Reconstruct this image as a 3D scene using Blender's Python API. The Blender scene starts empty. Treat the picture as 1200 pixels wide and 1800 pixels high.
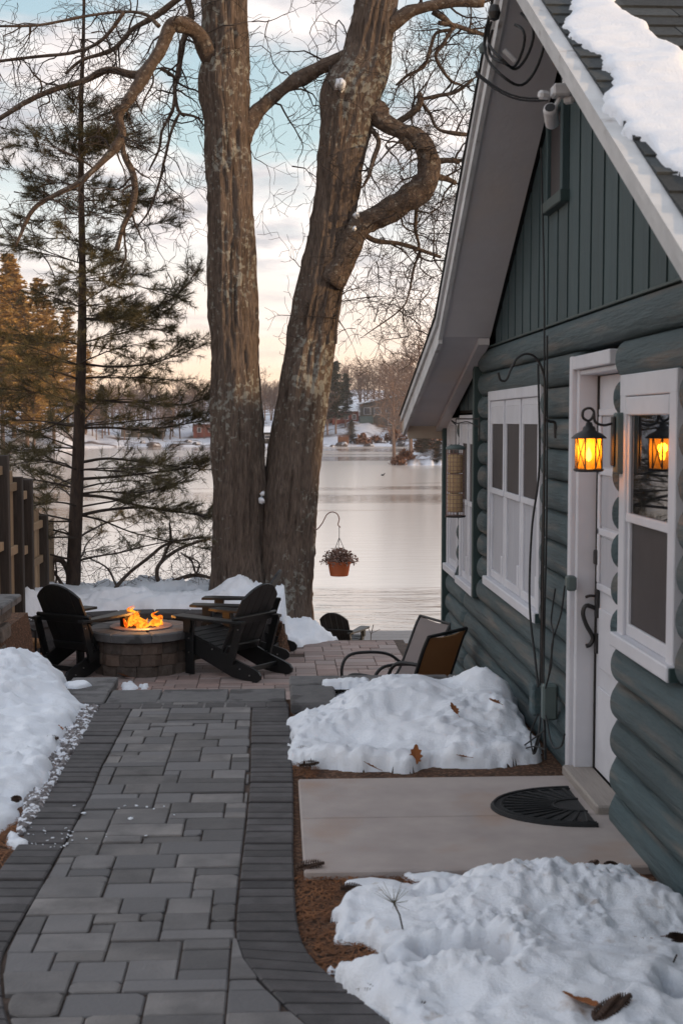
import bpy, math, random
import numpy as np
from mathutils import Vector, Matrix, Euler
R = math.radians
random.seed(7)
SC = bpy.context.scene
COL = SC.collection

# ------------------------------------------------------------------ camera
CAM_Z = 1.7
YAW, PITCH = R(2.86), R(3.93)
cam = bpy.data.cameras.new('camera')
cam.sensor_fit = 'VERTICAL'; cam.sensor_height = 36; cam.lens = 46
cam.clip_start = 0.05; cam.clip_end = 4000
cam.dof.use_dof = True; cam.dof.focus_distance = 13.5; cam.dof.aperture_fstop = 6.5
cam_o = bpy.data.objects.new('camera', cam); COL.objects.link(cam_o)
cam_o.location = (0, 0, CAM_Z); cam_o.rotation_euler = (R(90) - PITCH, 0, -YAW)
SC.camera = cam_o

# ------------------------------------------------------------------ sky and sun
SUN_EL, SUN_AZ = R(4), R(112)
w = bpy.data.worlds.new('World'); SC.world = w; w.use_nodes = True
def build_world():
    nt = w.node_tree; N = nt.nodes; L = nt.links
    bg = N['Background']; bg.inputs['Strength'].default_value = 0.1
    sky = N.new('ShaderNodeTexSky'); sky.sky_type = 'NISHITA'; sky.sun_disc = False
    sky.sun_elevation = SUN_EL; sky.sun_rotation = SUN_AZ; sky.dust_density = 2.0
    tc = N.new('ShaderNodeTexCoord'); sep = N.new('ShaderNodeSeparateXYZ')
    L.new(tc.outputs['Generated'], sep.inputs[0])
    ramp = N.new('ShaderNodeValToRGB'); L.new(sep.outputs['Z'], ramp.inputs[0])
    e = ramp.color_ramp.elements
    e[0].position = 0.0; e[0].color = (1.0, .72, .52, 1)
    e[1].position = 1.0; e[1].color = (.32, .45, .60, 1)
    for p, c in ((.035, (1.0, .74, .54)), (.085, (.95, .82, .73)), (.14, (.76, .77, .76)), (.20, (.46, .59, .62)), (.30, (.35, .49, .57)), (.5, (.33, .46, .58))):
        q = e.new(p); q.color = (*c, 1)
    # clouds: noise on a flat layer seen in perspective
    den = N.new('ShaderNodeMath'); den.operation = 'ADD'; den.inputs[1].default_value = 0.16
    L.new(sep.outputs['Z'], den.inputs[0])
    dx = N.new('ShaderNodeMath'); dx.operation = 'DIVIDE'; L.new(sep.outputs['X'], dx.inputs[0]); L.new(den.outputs[0], dx.inputs[1])
    dy = N.new('ShaderNodeMath'); dy.operation = 'DIVIDE'; L.new(sep.outputs['Y'], dy.inputs[0]); L.new(den.outputs[0], dy.inputs[1])
    cmb = N.new('ShaderNodeCombineXYZ'); L.new(dx.outputs[0], cmb.inputs[0]); L.new(dy.outputs[0], cmb.inputs[1])
    nz = N.new('ShaderNodeTexNoise'); nz.inputs['Scale'].default_value = 2.2; nz.inputs['Detail'].default_value = 7; nz.inputs['Roughness'].default_value = .55; nz.inputs['Distortion'].default_value = .4
    L.new(cmb.outputs[0], nz.inputs['Vector'])
    cr = N.new('ShaderNodeValToRGB'); L.new(nz.outputs['Fac'], cr.inputs[0])
    cr.color_ramp.elements[0].position = .40; cr.color_ramp.elements[1].position = .57
    cloud = N.new('ShaderNodeMix'); cloud.data_type = 'RGBA'
    nz2 = N.new('ShaderNodeTexNoise'); nz2.inputs['Scale'].default_value = 5; nz2.inputs['Detail'].default_value = 6
    L.new(cmb.outputs[0], nz2.inputs['Vector'])
    c2r = N.new('ShaderNodeValToRGB'); c2r.color_ramp.elements[0].position = .38; c2r.color_ramp.elements[1].position = .58; L.new(nz2.outputs['Fac'], c2r.inputs[0])
    L.new(c2r.outputs[0], cloud.inputs[0])
    cloud.inputs[6].default_value = (.52, .50, .53, 1); cloud.inputs[7].default_value = (1.02, .90, .85, 1)
    m1 = N.new('ShaderNodeMix'); m1.data_type = 'RGBA'
    L.new(ramp.outputs[0], m1.inputs[6]); L.new(cloud.outputs[2], m1.inputs[7])
    # cloud cover thins right at the horizon
    mr = N.new('ShaderNodeMapRange'); mr.inputs['From Min'].default_value = 0.03; mr.inputs['From Max'].default_value = 0.14; mr.inputs['To Min'].default_value = 0.1; mr.inputs['To Max'].default_value = .9
    L.new(sep.outputs['Z'], mr.inputs['Value'])
    mm = N.new('ShaderNodeMath'); mm.operation = 'MULTIPLY'; L.new(cr.outputs[0], mm.inputs[0]); L.new(mr.outputs[0], mm.inputs[1])
    L.new(mm.outputs[0], m1.inputs[0])
    sc = N.new('ShaderNodeVectorMath'); sc.operation = 'SCALE'; sc.inputs['Scale'].default_value = SKY_GAIN
    L.new(m1.outputs[2], sc.inputs[0])
    ad = N.new('ShaderNodeVectorMath'); ad.operation = 'MULTIPLY_ADD'; ad.inputs[1].default_value = (.12, .12, .12)
    L.new(sky.outputs[0], ad.inputs[0]); L.new(sc.outputs[0], ad.inputs[2])
    L.new(ad.outputs[0], bg.inputs['Color'])
SKY_GAIN = 9.2
build_world()
sun = bpy.data.lights.new('sun', 'SUN'); sun.energy = 2.4; sun.angle = R(1.5); sun.color = (1.0, .66, .36)
sun_o = bpy.data.objects.new('sun', sun); COL.objects.link(sun_o); sun_o.location = (30, -10, 20)
sdir = Vector((math.sin(SUN_AZ) * math.cos(SUN_EL), math.cos(SUN_AZ) * math.cos(SUN_EL), math.sin(SUN_EL)))
sun_o.rotation_euler = sdir.to_track_quat('Z', 'Y').to_euler()
SC.view_settings.view_transform = 'Standard'; SC.view_settings.look = 'None'
SC.view_settings.exposure = 0.5; SC.view_settings.gamma = 1.0; SC.view_settings.use_curve_mapping = False
SC.render.engine = 'CYCLES'
SC.cycles.use_denoising = True; SC.cycles.max_bounces = 6; SC.cycles.diffuse_bounces = 3; SC.cycles.glossy_bounces = 3
SC.cycles.transparent_max_bounces = 16; SC.cycles.caustics_reflective = False; SC.cycles.caustics_refractive = False
SC.cycles.sample_clamp_indirect = 4

# ------------------------------------------------------------------ photo rays -> places in the scene
FPX = 2300.0
CR = cam_o.rotation_euler.to_matrix()
def ray(px, py): return CR @ Vector(((px - 600) / FPX, (900 - py) / FPX, -1.0))
O = Vector((0, 0, CAM_Z))
def on_z(px, py, z=0.0):
    d = ray(px, py); return O + d * ((z - CAM_Z) / d.z)
def on_y(px, py, y):
    d = ray(px, py); return O + d * (y / d.y)
def on_x(px, py, x):
    d = ray(px, py); return O + d * (x / d.x)

# ------------------------------------------------------------------ noise
def _h(i, j, k):
    n = (i * 374761393 + j * 668265263 + k * 1274126177) & 0xffffffff
    n = ((n ^ (n >> 13)) * 1274126177) & 0xffffffff
    return ((n ^ (n >> 16)) & 0xffff) / 65535.0
def vnoise(x, y, z=0.0):
    x, y, z = np.broadcast_arrays(np.asarray(x, float), np.asarray(y, float), np.asarray(z, float))
    xi, yi, zi = np.floor(x), np.floor(y), np.floor(z)
    u, v, t = x - xi, y - yi, z - zi
    u, v, t = [q * q * (3 - 2 * q) for q in (u, v, t)]
    xi, yi, zi = xi.astype(np.int64), yi.astype(np.int64), zi.astype(np.int64)
    r = 0
    for a in (0, 1):
        for b in (0, 1):
            for c in (0, 1):
                r = r + _h(xi + a, yi + b, zi + c) * (u if a else 1 - u) * (v if b else 1 - v) * (t if c else 1 - t)
    return r
def fbm(x, y, z=0.0, o=4):
    r, a, s = 0, .5, 1.0
    for k in range(o):
        r = r + a * vnoise(np.asarray(x) * s + 17.3 * k, np.asarray(y) * s + 9.1 * k, np.asarray(z) * s); a *= .5; s *= 2.03
    return r / (1 - .5 ** o)
def sstep(a, b, x):
    t = np.clip((np.asarray(x, float) - a) / (b - a), 0, 1); return t * t * (3 - 2 * t)

# ------------------------------------------------------------------ mesh building
class MB:
    def __init__(s): s.v = []; s.f = []
    def add(s, vs, fs):
        b = len(s.v); s.v.extend([tuple(p) for p in vs]); s.f.extend([tuple(b + i for i in f) for f in fs]); return s
    def convex(s, vs, fs):
        vs = [Vector(p) for p in vs]; c = sum(vs, Vector()) / len(vs); out = []
        for f in fs:
            n = (vs[f[1]] - vs[f[0]]).cross(vs[f[2]] - vs[f[0]])
            m = sum((vs[i] for i in f), Vector()) / len(f)
            out.append(f if n.dot(m - c) > 0 else f[::-1])
        return s.add(vs, out)
    def cbox(s, c, size, ch=.004, rot=None, M=None):
        h = [q / 2 for q in size]; ch = min(ch, min(h) * .8); idx = {}; vs = []
        for a in (-1, 1):
            for b in (-1, 1):
                for d in (-1, 1):
                    for k in range(3):
                        q = [a * h[0], b * h[1], d * h[2]]
                        for m in range(3):
                            if m != k: q[m] -= (a, b, d)[m] * ch
                        idx[a, b, d, k] = len(vs); vs.append(q)
        F = []; sg = (-1, 1)
        for k in range(3):
            for sk in sg:
                q = []
                for (i, j) in ((-1, -1), (1, -1), (1, 1), (-1, 1)):
                    t = [0, 0, 0]; t[k] = sk; o = [m for m in range(3) if m != k]; t[o[0]] = i; t[o[1]] = j
                    q.append(idx[(*t, k)])
                F.append(tuple(q))
        for k in range(3):
            o = [m for m in range(3) if m != k]
            for i in sg:
                for j in sg:
                    q = []
                    for (sk, ax) in ((-1, o[0]), (1, o[0]), (1, o[1]), (-1, o[1])):
                        t = [0, 0, 0]; t[k] = sk; t[o[0]] = i; t[o[1]] = j; q.append(idx[(*t, ax)])
                    F.append(tuple(q))
        for a in sg:
            for b in sg:
                for d in sg: F.append(tuple(idx[a, b, d, k] for k in range(3)))
        m = M if M is not None else (Euler(rot).to_matrix().to_4x4() if rot else None)
        vs = [Vector(q) for q in vs]
        if m is not None: vs = [m @ q for q in vs]
        if M is None: vs = [q + Vector(c) for q in vs]
        return s.convex(vs, F)
    def box(s, lo, hi):
        x0, y0, z0 = lo; x1, y1, z1 = hi
        vs = [(x, y, z) for x in (x0, x1) for y in (y0, y1) for z in (z0, z1)]
        return s.convex(vs, [(0, 1, 3, 2), (4, 5, 7, 6), (0, 1, 5, 4), (2, 3, 7, 6), (0, 2, 6, 4), (1, 3, 7, 5)])
    def cbx(s, lo, hi, ch=.004):
        return s.cbox([(a + b) / 2 for a, b in zip(lo, hi)], [abs(b - a) for a, b in zip(lo, hi)], ch)
    def tube(s, pts, rad, n=6, cap=True, disp=None):
        P = np.array([tuple(p) for p in pts], float); m = len(P)
        r = np.array(rad if hasattr(rad, '__len__') else [rad] * m, float)
        T = np.gradient(P, axis=0) if m > 2 else np.repeat(P[1:] - P[:1], m, 0)
        T /= np.linalg.norm(T, axis=1)[:, None] + 1e-9
        up = np.array([0, 0, 1.0]) if abs(T[0, 2]) < .9 else np.array([1.0, 0, 0])
        u = np.cross(T[0], up); u /= np.linalg.norm(u); U = []
        for i in range(m):
            u = u - T[i] * np.dot(u, T[i]); u /= np.linalg.norm(u) + 1e-9; U.append(u)
        U = np.array(U); W = np.cross(T, U)
        a = np.linspace(0, 2 * np.pi, n, endpoint=False)
        rr = r[:, None] * np.ones((1, n))
        if disp is not None: rr = rr + disp(P, a)
        V = P[:, None] + rr[..., None] * (np.cos(a)[None, :, None] * U[:, None] + np.sin(a)[None, :, None] * W[:, None])
        b = len(s.v); s.v.extend(map(tuple, V.reshape(-1, 3)))
        for i in range(m - 1):
            o = b + i * n
            s.f.extend((o + j, o + (j + 1) % n, o + n + (j + 1) % n, o + n + j) for j in range(n))
        if cap:
            s.f.append(tuple(b + j for j in range(n))[::-1]); s.f.append(tuple(b + (m - 1) * n + j for j in range(n)))
        return s
    def lathe(s, prof, c=(0, 0, 0), n=24, a0=0, a1=2 * math.pi):
        full = abs(a1 - a0 - 2 * math.pi) < 1e-6; k = n if full else n + 1; b = len(s.v)
        for (r, z) in prof:
            for j in range(k):
                t = a0 + (a1 - a0) * j / n; s.v.append((c[0] + r * math.cos(t), c[1] + r * math.sin(t), c[2] + z))
        for i in range(len(prof) - 1):
            for j in range(n):
                j2 = (j + 1) % k if full else j + 1
                s.f.append((b + i * k + j, b + i * k + j2, b + (i + 1) * k + j2, b + (i + 1) * k + j))
        return s
    def prism(s, poly, z0, z1, ch=0.0, M=None):
        n = len(poly); area = sum(poly[i][0] * poly[(i + 1) % n][1] - poly[(i + 1) % n][0] * poly[i][1] for i in range(n))
        if area < 0: poly = poly[::-1]
        cx = sum(p[0] for p in poly) / n; cy = sum(p[1] for p in poly) / n
        vs = [(x, y, z0) for x, y in poly]; fs = [tuple(range(n))[::-1]]
        rings = [z1] if ch <= 0 else [z1 - ch, z1]
        for k, z in enumerate(rings):
            for x, y in poly:
                if k == 1:
                    l = math.hypot(x - cx, y - cy) + 1e-9; q = max(0, 1 - 1.4 * ch / l); vs.append((cx + (x - cx) * q, cy + (y - cy) * q, z))
                else: vs.append((x, y, z))
        for k in range(len(rings)):
            fs += [(k * n + i, k * n + (i + 1) % n, (k + 1) * n + (i + 1) % n, (k + 1) * n + i) for i in range(n)]
        fs.append(tuple(len(rings) * n + i for i in range(n)))
        if M is not None: vs = [M @ Vector(q) for q in vs]
        return s.add(vs, fs)
    def build(s, name, mat, parent=None, smooth=False, off=None, loc=None):
        me = bpy.data.meshes.new(name)
        v = s.v
        if off is not None: v = [(a - off[0], b - off[1], c - off[2]) for a, b, c in v]
        me.from_pydata(v, [], s.f); me.update()
        if smooth: me.polygons.foreach_set('use_smooth', [True] * len(me.polygons))
        if mat: me.materials.append(mat)
        o = bpy.data.objects.new(name, me); COL.objects.link(o)
        if parent: o.parent = parent
        if loc is not None: o.location = loc
        return o

def tag(o, label=None, cat=None, group=None, kind=None):
    if label: o['label'] = label
    if cat: o['category'] = cat
    if group: o['group'] = group
    if kind: o['kind'] = kind
    return o
class Thing:
    """an Empty with parts given in world coordinates"""
    def __init__(s, name, loc, label=None, cat=None, group=None, kind=None):
        s.o = bpy.data.objects.new(name, None); s.o.empty_display_size = .1; COL.objects.link(s.o); s.o.location = loc; s.loc = Vector(loc)
        tag(s.o, label, cat, group, kind)
    def part(s, name, mb, mat, parent=None, smooth=False, label=None, kind=None):
        o = mb.build(name, mat, parent or s.o, smooth, off=s.loc); return tag(o, label, kind=kind)
def copy_tree(o, parent=None):
    c = o.copy(); COL.objects.link(c)
    if parent is not None: c.parent = parent
    for ch in list(o.children): copy_tree(ch, c)
    return c
def curve_pts(pts, per=6):
    """Catmull-Rom through points (any tuple length)"""
    P = [np.array(tuple(p), float) for p in pts]; P = [2 * P[0] - P[1]] + P + [2 * P[-1] - P[-2]]; out = []
    for i in range(1, len(P) - 2):
        for k in range(per):
            t = k / per
            out.append(.5 * ((2 * P[i]) + (-P[i - 1] + P[i + 1]) * t + (2 * P[i - 1] - 5 * P[i] + 4 * P[i + 1] - P[i + 2]) * t * t + (-P[i - 1] + 3 * P[i] - 3 * P[i + 1] + P[i + 2]) * t ** 3))
    out.append(P[-2]); return np.array(out)

# ------------------------------------------------------------------ materials
def mat(name, c, rough=.7, c2=None, scale=8.0, stretch=(1, 1, 1), bump=.2, bscale=None, rnd=0.0, detail=6, spec=.4, c3=None, s3=3.0, t3=(.55, .7), metal=0.0, bdist=.01, hue=None):
    m = bpy.data.materials.new(name); m.use_nodes = True; nt = m.node_tree; N = nt.nodes; L = nt.links
    p = N['Principled BSDF']; p.inputs['Roughness'].default_value = rough; p.inputs['Specular IOR Level'].default_value = spec; p.inputs['Metallic'].default_value = metal
    tc = N.new('ShaderNodeTexCoord'); mp = N.new('ShaderNodeMapping'); mp.inputs['Scale'].default_value = stretch
    L.new(tc.outputs['Object'], mp.inputs[0]); vec = mp.outputs[0]
    oi = N.new('ShaderNodeObjectInfo')
    if rnd:
        av = N.new('ShaderNodeVectorMath'); av.operation = 'MULTIPLY_ADD'
        L.new(oi.outputs['Random'], av.inputs[0]); av.inputs[1].default_value = (37, 53, 29); L.new(vec, av.inputs[2]); vec = av.outputs[0]
    nz = N.new('ShaderNodeTexNoise'); nz.inputs['Scale'].default_value = scale; nz.inputs['Detail'].default_value = detail; nz.inputs['Roughness'].default_value = .6
    L.new(vec, nz.inputs['Vector'])
    c2 = c2 or tuple(q * .65 for q in c)
    rp = N.new('ShaderNodeValToRGB'); L.new(nz.outputs['Fac'], rp.inputs[0])
    rp.color_ramp.elements[0].position = .3; rp.color_ramp.elements[0].color = (*c2, 1)
    rp.color_ramp.elements[1].position = .7; rp.color_ramp.elements[1].color = (*c, 1)
    col = rp.outputs[0]
    if c3:
        n3 = N.new('ShaderNodeTexNoise'); n3.inputs['Scale'].default_value = s3; n3.inputs['Detail'].default_value = 5
        L.new(vec, n3.inputs['Vector'])
        r3 = N.new('ShaderNodeValToRGB'); r3.color_ramp.elements[0].position = t3[0]; r3.color_ramp.elements[1].position = t3[1]
        L.new(n3.outputs['Fac'], r3.inputs[0])
        mx = N.new('ShaderNodeMix'); mx.data_type = 'RGBA'; L.new(r3.outputs[0], mx.inputs[0]); L.new(col, mx.inputs[6]); mx.inputs[7].default_value = (*c3, 1); col = mx.outputs[2]
    if rnd:
        mr = N.new('ShaderNodeMapRange'); mr.inputs['To Min'].default_value = 1 - rnd; mr.inputs['To Max'].default_value = 1 + rnd
        L.new(oi.outputs['Random'], mr.inputs['Value'])
        if hue:
            wn = N.new('ShaderNodeTexWhiteNoise'); wn.noise_dimensions = '1D'; L.new(oi.outputs['Random'], wn.inputs['W'])
            mh = N.new('ShaderNodeMix'); mh.data_type = 'RGBA'
            L.new(wn.outputs['Value'], mh.inputs[0]); L.new(col, mh.inputs[6]); mh.inputs[7].default_value = (*hue, 1); col = mh.outputs[2]
        vm = N.new('ShaderNodeVectorMath'); vm.operation = 'SCALE'; L.new(col, vm.inputs[0]); L.new(mr.outputs[0], vm.inputs['Scale']); col = vm.outputs[0]
    L.new(col, p.inputs['Base Color'])
    if bump:
        nb = nz
        if bscale:
            nb = N.new('ShaderNodeTexNoise'); nb.inputs['Scale'].default_value = bscale; nb.inputs['Detail'].default_value = 8; nb.inputs['Roughness'].default_value = .65; L.new(vec, nb.inputs['Vector'])
        b = N.new('ShaderNodeBump'); b.inputs['Strength'].default_value = bump; b.inputs['Distance'].default_value = bdist
        L.new(nb.outputs['Fac'], b.inputs['Height']); L.new(b.outputs[0], p.inputs['Normal'])
    return m
def emit(name, c, s):
    m = bpy.data.materials.new(name); m.use_nodes = True; N = m.node_tree.nodes; p = N['Principled BSDF']
    p.inputs['Base Color'].default_value = (*c, 1); p.inputs['Emission Color'].default_value = (*c, 1); p.inputs['Emission Strength'].default_value = s
    return m
def glassy(name, c, rough=.03, spec=.5, alpha=1.0):
    m = bpy.data.materials.new(name); m.use_nodes = True; p = m.node_tree.nodes['Principled BSDF']
    p.inputs['Base Color'].default_value = (*c, 1); p.inputs['Roughness'].default_value = rough; p.inputs['Specular IOR Level'].default_value = spec; p.inputs['Alpha'].default_value = alpha
    return m
M = {}
M['snow'] = mat('snow', (.85, .88, .93), .55, (.78, .82, .89), 9, bump=.5, bscale=95, spec=.3, bdist=.015)
M['snow_dirty'] = mat('snow_dirty', (.85, .88, .93), .6, (.77, .81, .88), 7, bump=.5, bscale=95, spec=.3, bdist=.015, c3=(.40, .34, .30), s3=9, t3=(.64, .76))
M['soil'] = mat('soil', (.12, .056, .031), .95, (.05, .028, .018), 22, bump=.9, bscale=70, bdist=.02, c3=(.22, .12, .07), s3=60, t3=(.5, .65))
M['gravel'] = mat('gravel', (.34, .31, .31), .8, (.05, .045, .045), 38, bump=.3, c3=(.75, .77, .82), s3=26, t3=(.52, .56))
M['paver'] = mat('paver', (.185, .173, .168), .66, (.095, .089, .088), 9, bump=.6, bscale=70, rnd=.30, c3=(.26, .24, .228), s3=3, t3=(.5, .75), bdist=.008, hue=(.135, .131, .135))
M['border'] = mat('border_paver', (.082, .075, .077), .66, (.046, .043, .045), 12, bump=.45, bscale=90, rnd=.25, c3=(.095, .09, .095), s3=6, t3=(.55, .8), bdist=.006)
M['bed'] = mat('joint_sand', (.12, .085, .068), .95, (.05, .036, .03), 14, bump=.5, bscale=120)
M['patio'] = mat('patio_paver', (.34, .235, .205), .7, (.22, .155, .14), 9, bump=.4, bscale=80, rnd=.22, hue=(.29, .235, .22), bdist=.006)
M['cap'] = mat('cap_stone', (.15, .145, .145), .75, (.10, .097, .099), 12, bump=.6, bscale=70, rnd=.15, bdist=.008, c3=(.06, .057, .058), s3=4, t3=(.56, .62))
M['darkblock'] = mat('dark_block', (.075, .070, .072), .85, (.045, .042, .044), 12, bump=.8, bscale=40, rnd=.2, bdist=.015)
M['block'] = mat('wall_block', (.17, .135, .115), .85, (.07, .058, .052), 9, bump=1, bscale=24, rnd=.25, bdist=.03, hue=(.16, .11, .085))
M['tanblock'] = mat('tan_block', (.24, .195, .165), .85, (.09, .072, .062), 11, bump=1, bscale=22, rnd=.2, bdist=.03)
M['concrete'] = mat('concrete', (.43, .375, .35), .85, (.33, .285, .27), 3.2, bump=.3, bscale=140, bdist=.004, c3=(.36, .25, .19), s3=2.6, t3=(.55, .8))
M['log'] = mat('log_paint', (.074, .114, .124), .55, (.050, .080, .090), 5, (6, .5, 6), bump=1, bscale=7, rnd=.18, c3=(.15, .145, .132), s3=2.6, t3=(.52, .70), bdist=.03)
M['board'] = mat('board_paint', (.043, .077, .086), .6, (.029, .055, .063), 4, (6, 6, .5), bump=.5, bscale=14, rnd=.12, bdist=.006)
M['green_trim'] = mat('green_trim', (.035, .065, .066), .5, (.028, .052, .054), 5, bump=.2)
M['white'] = mat('white_paint', (.64, .645, .685), .5, (.55, .555, .60), 4, bump=.2, bscale=30, c3=(.5, .49, .5), s3=3, t3=(.6, .9), bdist=.004)
M['white_worn'] = mat('white_worn', (.62, .63, .64), .65, (.45, .46, .47), 5, bump=.5, bscale=26, c3=(.24, .21, .2), s3=6, t3=(.64, .74), bdist=.006)
M['soffit'] = mat('soffit_paint', (.60, .59, .61), .7, (.52, .51, .53), 2.5, bump=.3, bscale=20, c3=(.60, .54, .50), s3=1.5, t3=(.5, .8))
M['beige'] = mat('beige_paint', (.48, .40, .33), .7, (.40, .33, .27), 3, bump=.2)
M['shingle'] = mat('shingle', (.058, .066, .070), .9, (.03, .036, .04), 60, bump=.9, bscale=160, rnd=.35, bdist=.006)
M['rooftar'] = mat('roof_deck', (.03, .034, .036), .9, bump=.3)
M['screen'] = mat('screen_mesh', (.050, .043, .046), .6, (.035, .03, .033), 6, bump=.2, bscale=200)
M['glass'] = glassy('window_glass', (.012, .014, .017), .02, .9)
M['curtain'] = mat('curtain', (.50, .50, .53), .9, (.36, .36, .40), 5, (1, 30, .4), bump=.5)
M['pull'] = mat('window_fabric', (.6, .6, .63), .9, (.5, .5, .53), 4, bump=.2)
M['sillwood'] = mat('threshold_wood', (.34, .30, .27), .7, (.25, .22, .2), 6, (20, 1, 20), bump=.3)
M['iron'] = mat('black_iron', (.018, .017, .018), .45, (.010, .010, .011), 30, bump=.4, bscale=60, spec=.5, bdist=.003)
M['blackplastic'] = mat('black_lumber', (.012, .013, .014), .42, (.007, .0075, .008), 12, (1, 1, 1), bump=.25, bscale=70, spec=.45, bdist=.002)
M['greyplastic'] = mat('charcoal_lumber', (.035, .036, .037), .5, (.025, .026, .027), 12, bump=.25, bscale=70, spec=.45)
M['boltm'] = mat('bolt_steel', (.6, .6, .6), .3, metal=1.0, bump=0)
M['cable'] = mat('cable_rubber', (.02, .022, .024), .6, bump=.1)
M['greybox'] = mat('grey_box', (.10, .135, .135), .5, (.08, .11, .11), 6, bump=.2)
M['rubber'] = mat('mat_rubber', (.016, .017, .019), .7, (.010, .011, .012), 20, bump=.5, bscale=80, c3=(.06, .058, .056), s3=7, t3=(.62, .75))
M['fence'] = mat('fence_board', (.36, .26, .165), .85, (.22, .155, .10), 6, (8, 8, .7), bump=.5, rnd=.25, bdist=.006)
M['post'] = mat('fence_post', (.075, .060, .052), .85, (.04, .033, .03), 6, (10, 10, .8), bump=.5, rnd=.15)
M['firewood'] = mat('firewood', (.42, .22, .10), .8, (.28, .14, .065), 9, (10, 1, 10), bump=.4, rnd=.25)
def sling(name, c):
    m = mat(name, c, .8, tuple(q * .85 for q in c), 200, bump=.4, bscale=300); nt = m.node_tree; N = nt.nodes
    tr = N.new('ShaderNodeBsdfTranslucent'); tr.inputs[0].default_value = (*c, 1); mx = N.new('ShaderNodeMixShader'); mx.inputs[0].default_value = .5
    nt.links.new(N['Principled BSDF'].outputs[0], mx.inputs[1]); nt.links.new(tr.outputs[0], mx.inputs[2]); nt.links.new(mx.outputs[0], N['Material Output'].inputs[0]); return m
M['sling_tan'] = sling('sling_tan', (.42, .265, .15)); M['sling_grey'] = sling('sling_grey', (.50, .44, .43))
M['terra'] = mat('terracotta', (.50, .13, .045), .6, (.42, .105, .036), 8, bump=.2)
M['driedflower'] = mat('dried_flower', (.20, .105, .075), .9, (.10, .05, .036), 60, bump=0, c3=(.34, .25, .22), s3=90, t3=(.5, .6))
M['suet'] = mat('suet_cake', (.55, .40, .23), .8, (.40, .27, .14), 22, bump=.7, bscale=50)
M['copper'] = mat('copper_ring', (.30, .17, .135), .5, (.2, .12, .1), 8, bump=.2, spec=.5)
M['lava'] = mat('lava_rock', (.06, .032, .026), .95, (.02, .014, .012), 14, bump=.8, bscale=50)
M['needle'] = mat('pine_needle', (.125, .098, .040), .7, (.045, .044, .018), 3, bump=0)
M['needle_sungold'] = mat('pine_needle_sungold', (.50, .285, .065), .8, (.22, .135, .04), .35, bump=0)  # gold of the low sun is put into the needle colour
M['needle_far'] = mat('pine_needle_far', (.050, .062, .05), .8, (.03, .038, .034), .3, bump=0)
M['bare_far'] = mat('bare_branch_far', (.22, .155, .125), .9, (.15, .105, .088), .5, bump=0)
M['twig'] = mat('twig_bark', (.055, .040, .032), .9, (.03, .023, .02), 9, bump=.3, bscale=40)
M['pinebark'] = mat('pine_bark', (.075, .050, .038), .9, (.030, .022, .019), 9, (3, 3, .8), bump=1, bdist=.02)
M['leaf'] = mat('oak_leaf', (.30, .11, .035), .8, (.19, .065, .022), 20, bump=.3, rnd=.3)
M['cone'] = mat('pine_cone', (.11, .065, .045), .8, (.03, .02, .017), 40, bump=.3, rnd=.2)
M['litter'] = mat('needle_litter', (.30, .125, .05), .9, (.10, .042, .02), 7, bump=0)
M['red_wall'] = mat('red_siding', (.24, .085, .075), .8, bump=.1, scale=.6)
M['grey_wall'] = mat('grey_siding', (.16, .15, .14), .8, bump=.1, scale=.5)
M['teal_wall'] = mat('teal_siding', (.14, .19, .19), .8, bump=.1, scale=.5)
M['black_wall'] = mat('black_siding', (.035, .033, .036), .8, bump=.1, scale=.6)
M['far_glass'] = glassy('far_glass', (.06, .07, .09), .1, .6)
M['far_snow'] = mat('far_snow_ground', (.72, .74, .80), .8, (.60, .62, .70), .06, bump=.3, bscale=.6, c3=(.13, .095, .085), s3=.14, t3=(.52, .62), bdist=.5)
M['rock'] = mat('shore_rock', (.12, .10, .10), .9, (.06, .05, .05), 1.5, bump=.6, c3=(.6, .62, .68), s3=.9, t3=(.55, .65))
M['rustshrub'] = mat('rust_shrub', (.19, .095, .06), .9, (.11, .055, .04), 1.5, bump=0)
M['dock'] = mat('dock_plank', (.30, .29, .29), .85, (.2, .195, .2), 5, (1, 8, 1), bump=.3, rnd=.15)
M['whiteplastic'] = mat('white_plastic', (.7, .7, .72), .4, bump=0)
M['doorline'] = mat('dark_gap', (.02, .017, .016), .8, bump=0)

def bark_material():
    m = mat('oak_bark', (.235, .180, .145), .92, (.075, .056, .047), 4.5, (12, 12, 1.7), bump=1, bscale=4, bdist=.07, detail=9)
    nt = m.node_tree; N = nt.nodes; L = nt.links; p = N['Principled BSDF']
    src = p.inputs['Base Color'].links[0].from_socket
    tc = N.new('ShaderNodeTexCoord')
    a = N.new('ShaderNodeTexNoise'); a.inputs['Scale'].default_value = 15; a.inputs['Detail'].default_value = 6; a.inputs['Distortion'].default_value = .3; L.new(tc.outputs['Object'], a.inputs['Vector'])
    b = N.new('ShaderNodeTexNoise'); b.inputs['Scale'].default_value = .9; b.inputs['Detail'].default_value = 2; L.new(tc.outputs['Object'], b.inputs['Vector'])
    mu = N.new('ShaderNodeMath'); mu.operation = 'MULTIPLY'; L.new(a.outputs['Fac'], mu.inputs[0]); L.new(b.outputs['Fac'], mu.inputs[1])
    r = N.new('ShaderNodeValToRGB'); r.color_ramp.elements[0].position = .305; r.color_ramp.elements[1].position = .355; L.new(mu.outputs[0], r.inputs[0])
    mx = N.new('ShaderNodeMix'); mx.data_type = 'RGBA'; mx.inputs[7].default_value = (.33, .325, .29, 1)
    L.new(r.outputs[0], mx.inputs[0]); L.new(src, mx.inputs[6]); L.new(mx.outputs[2], p.inputs['Base Color'])
    return m
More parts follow.
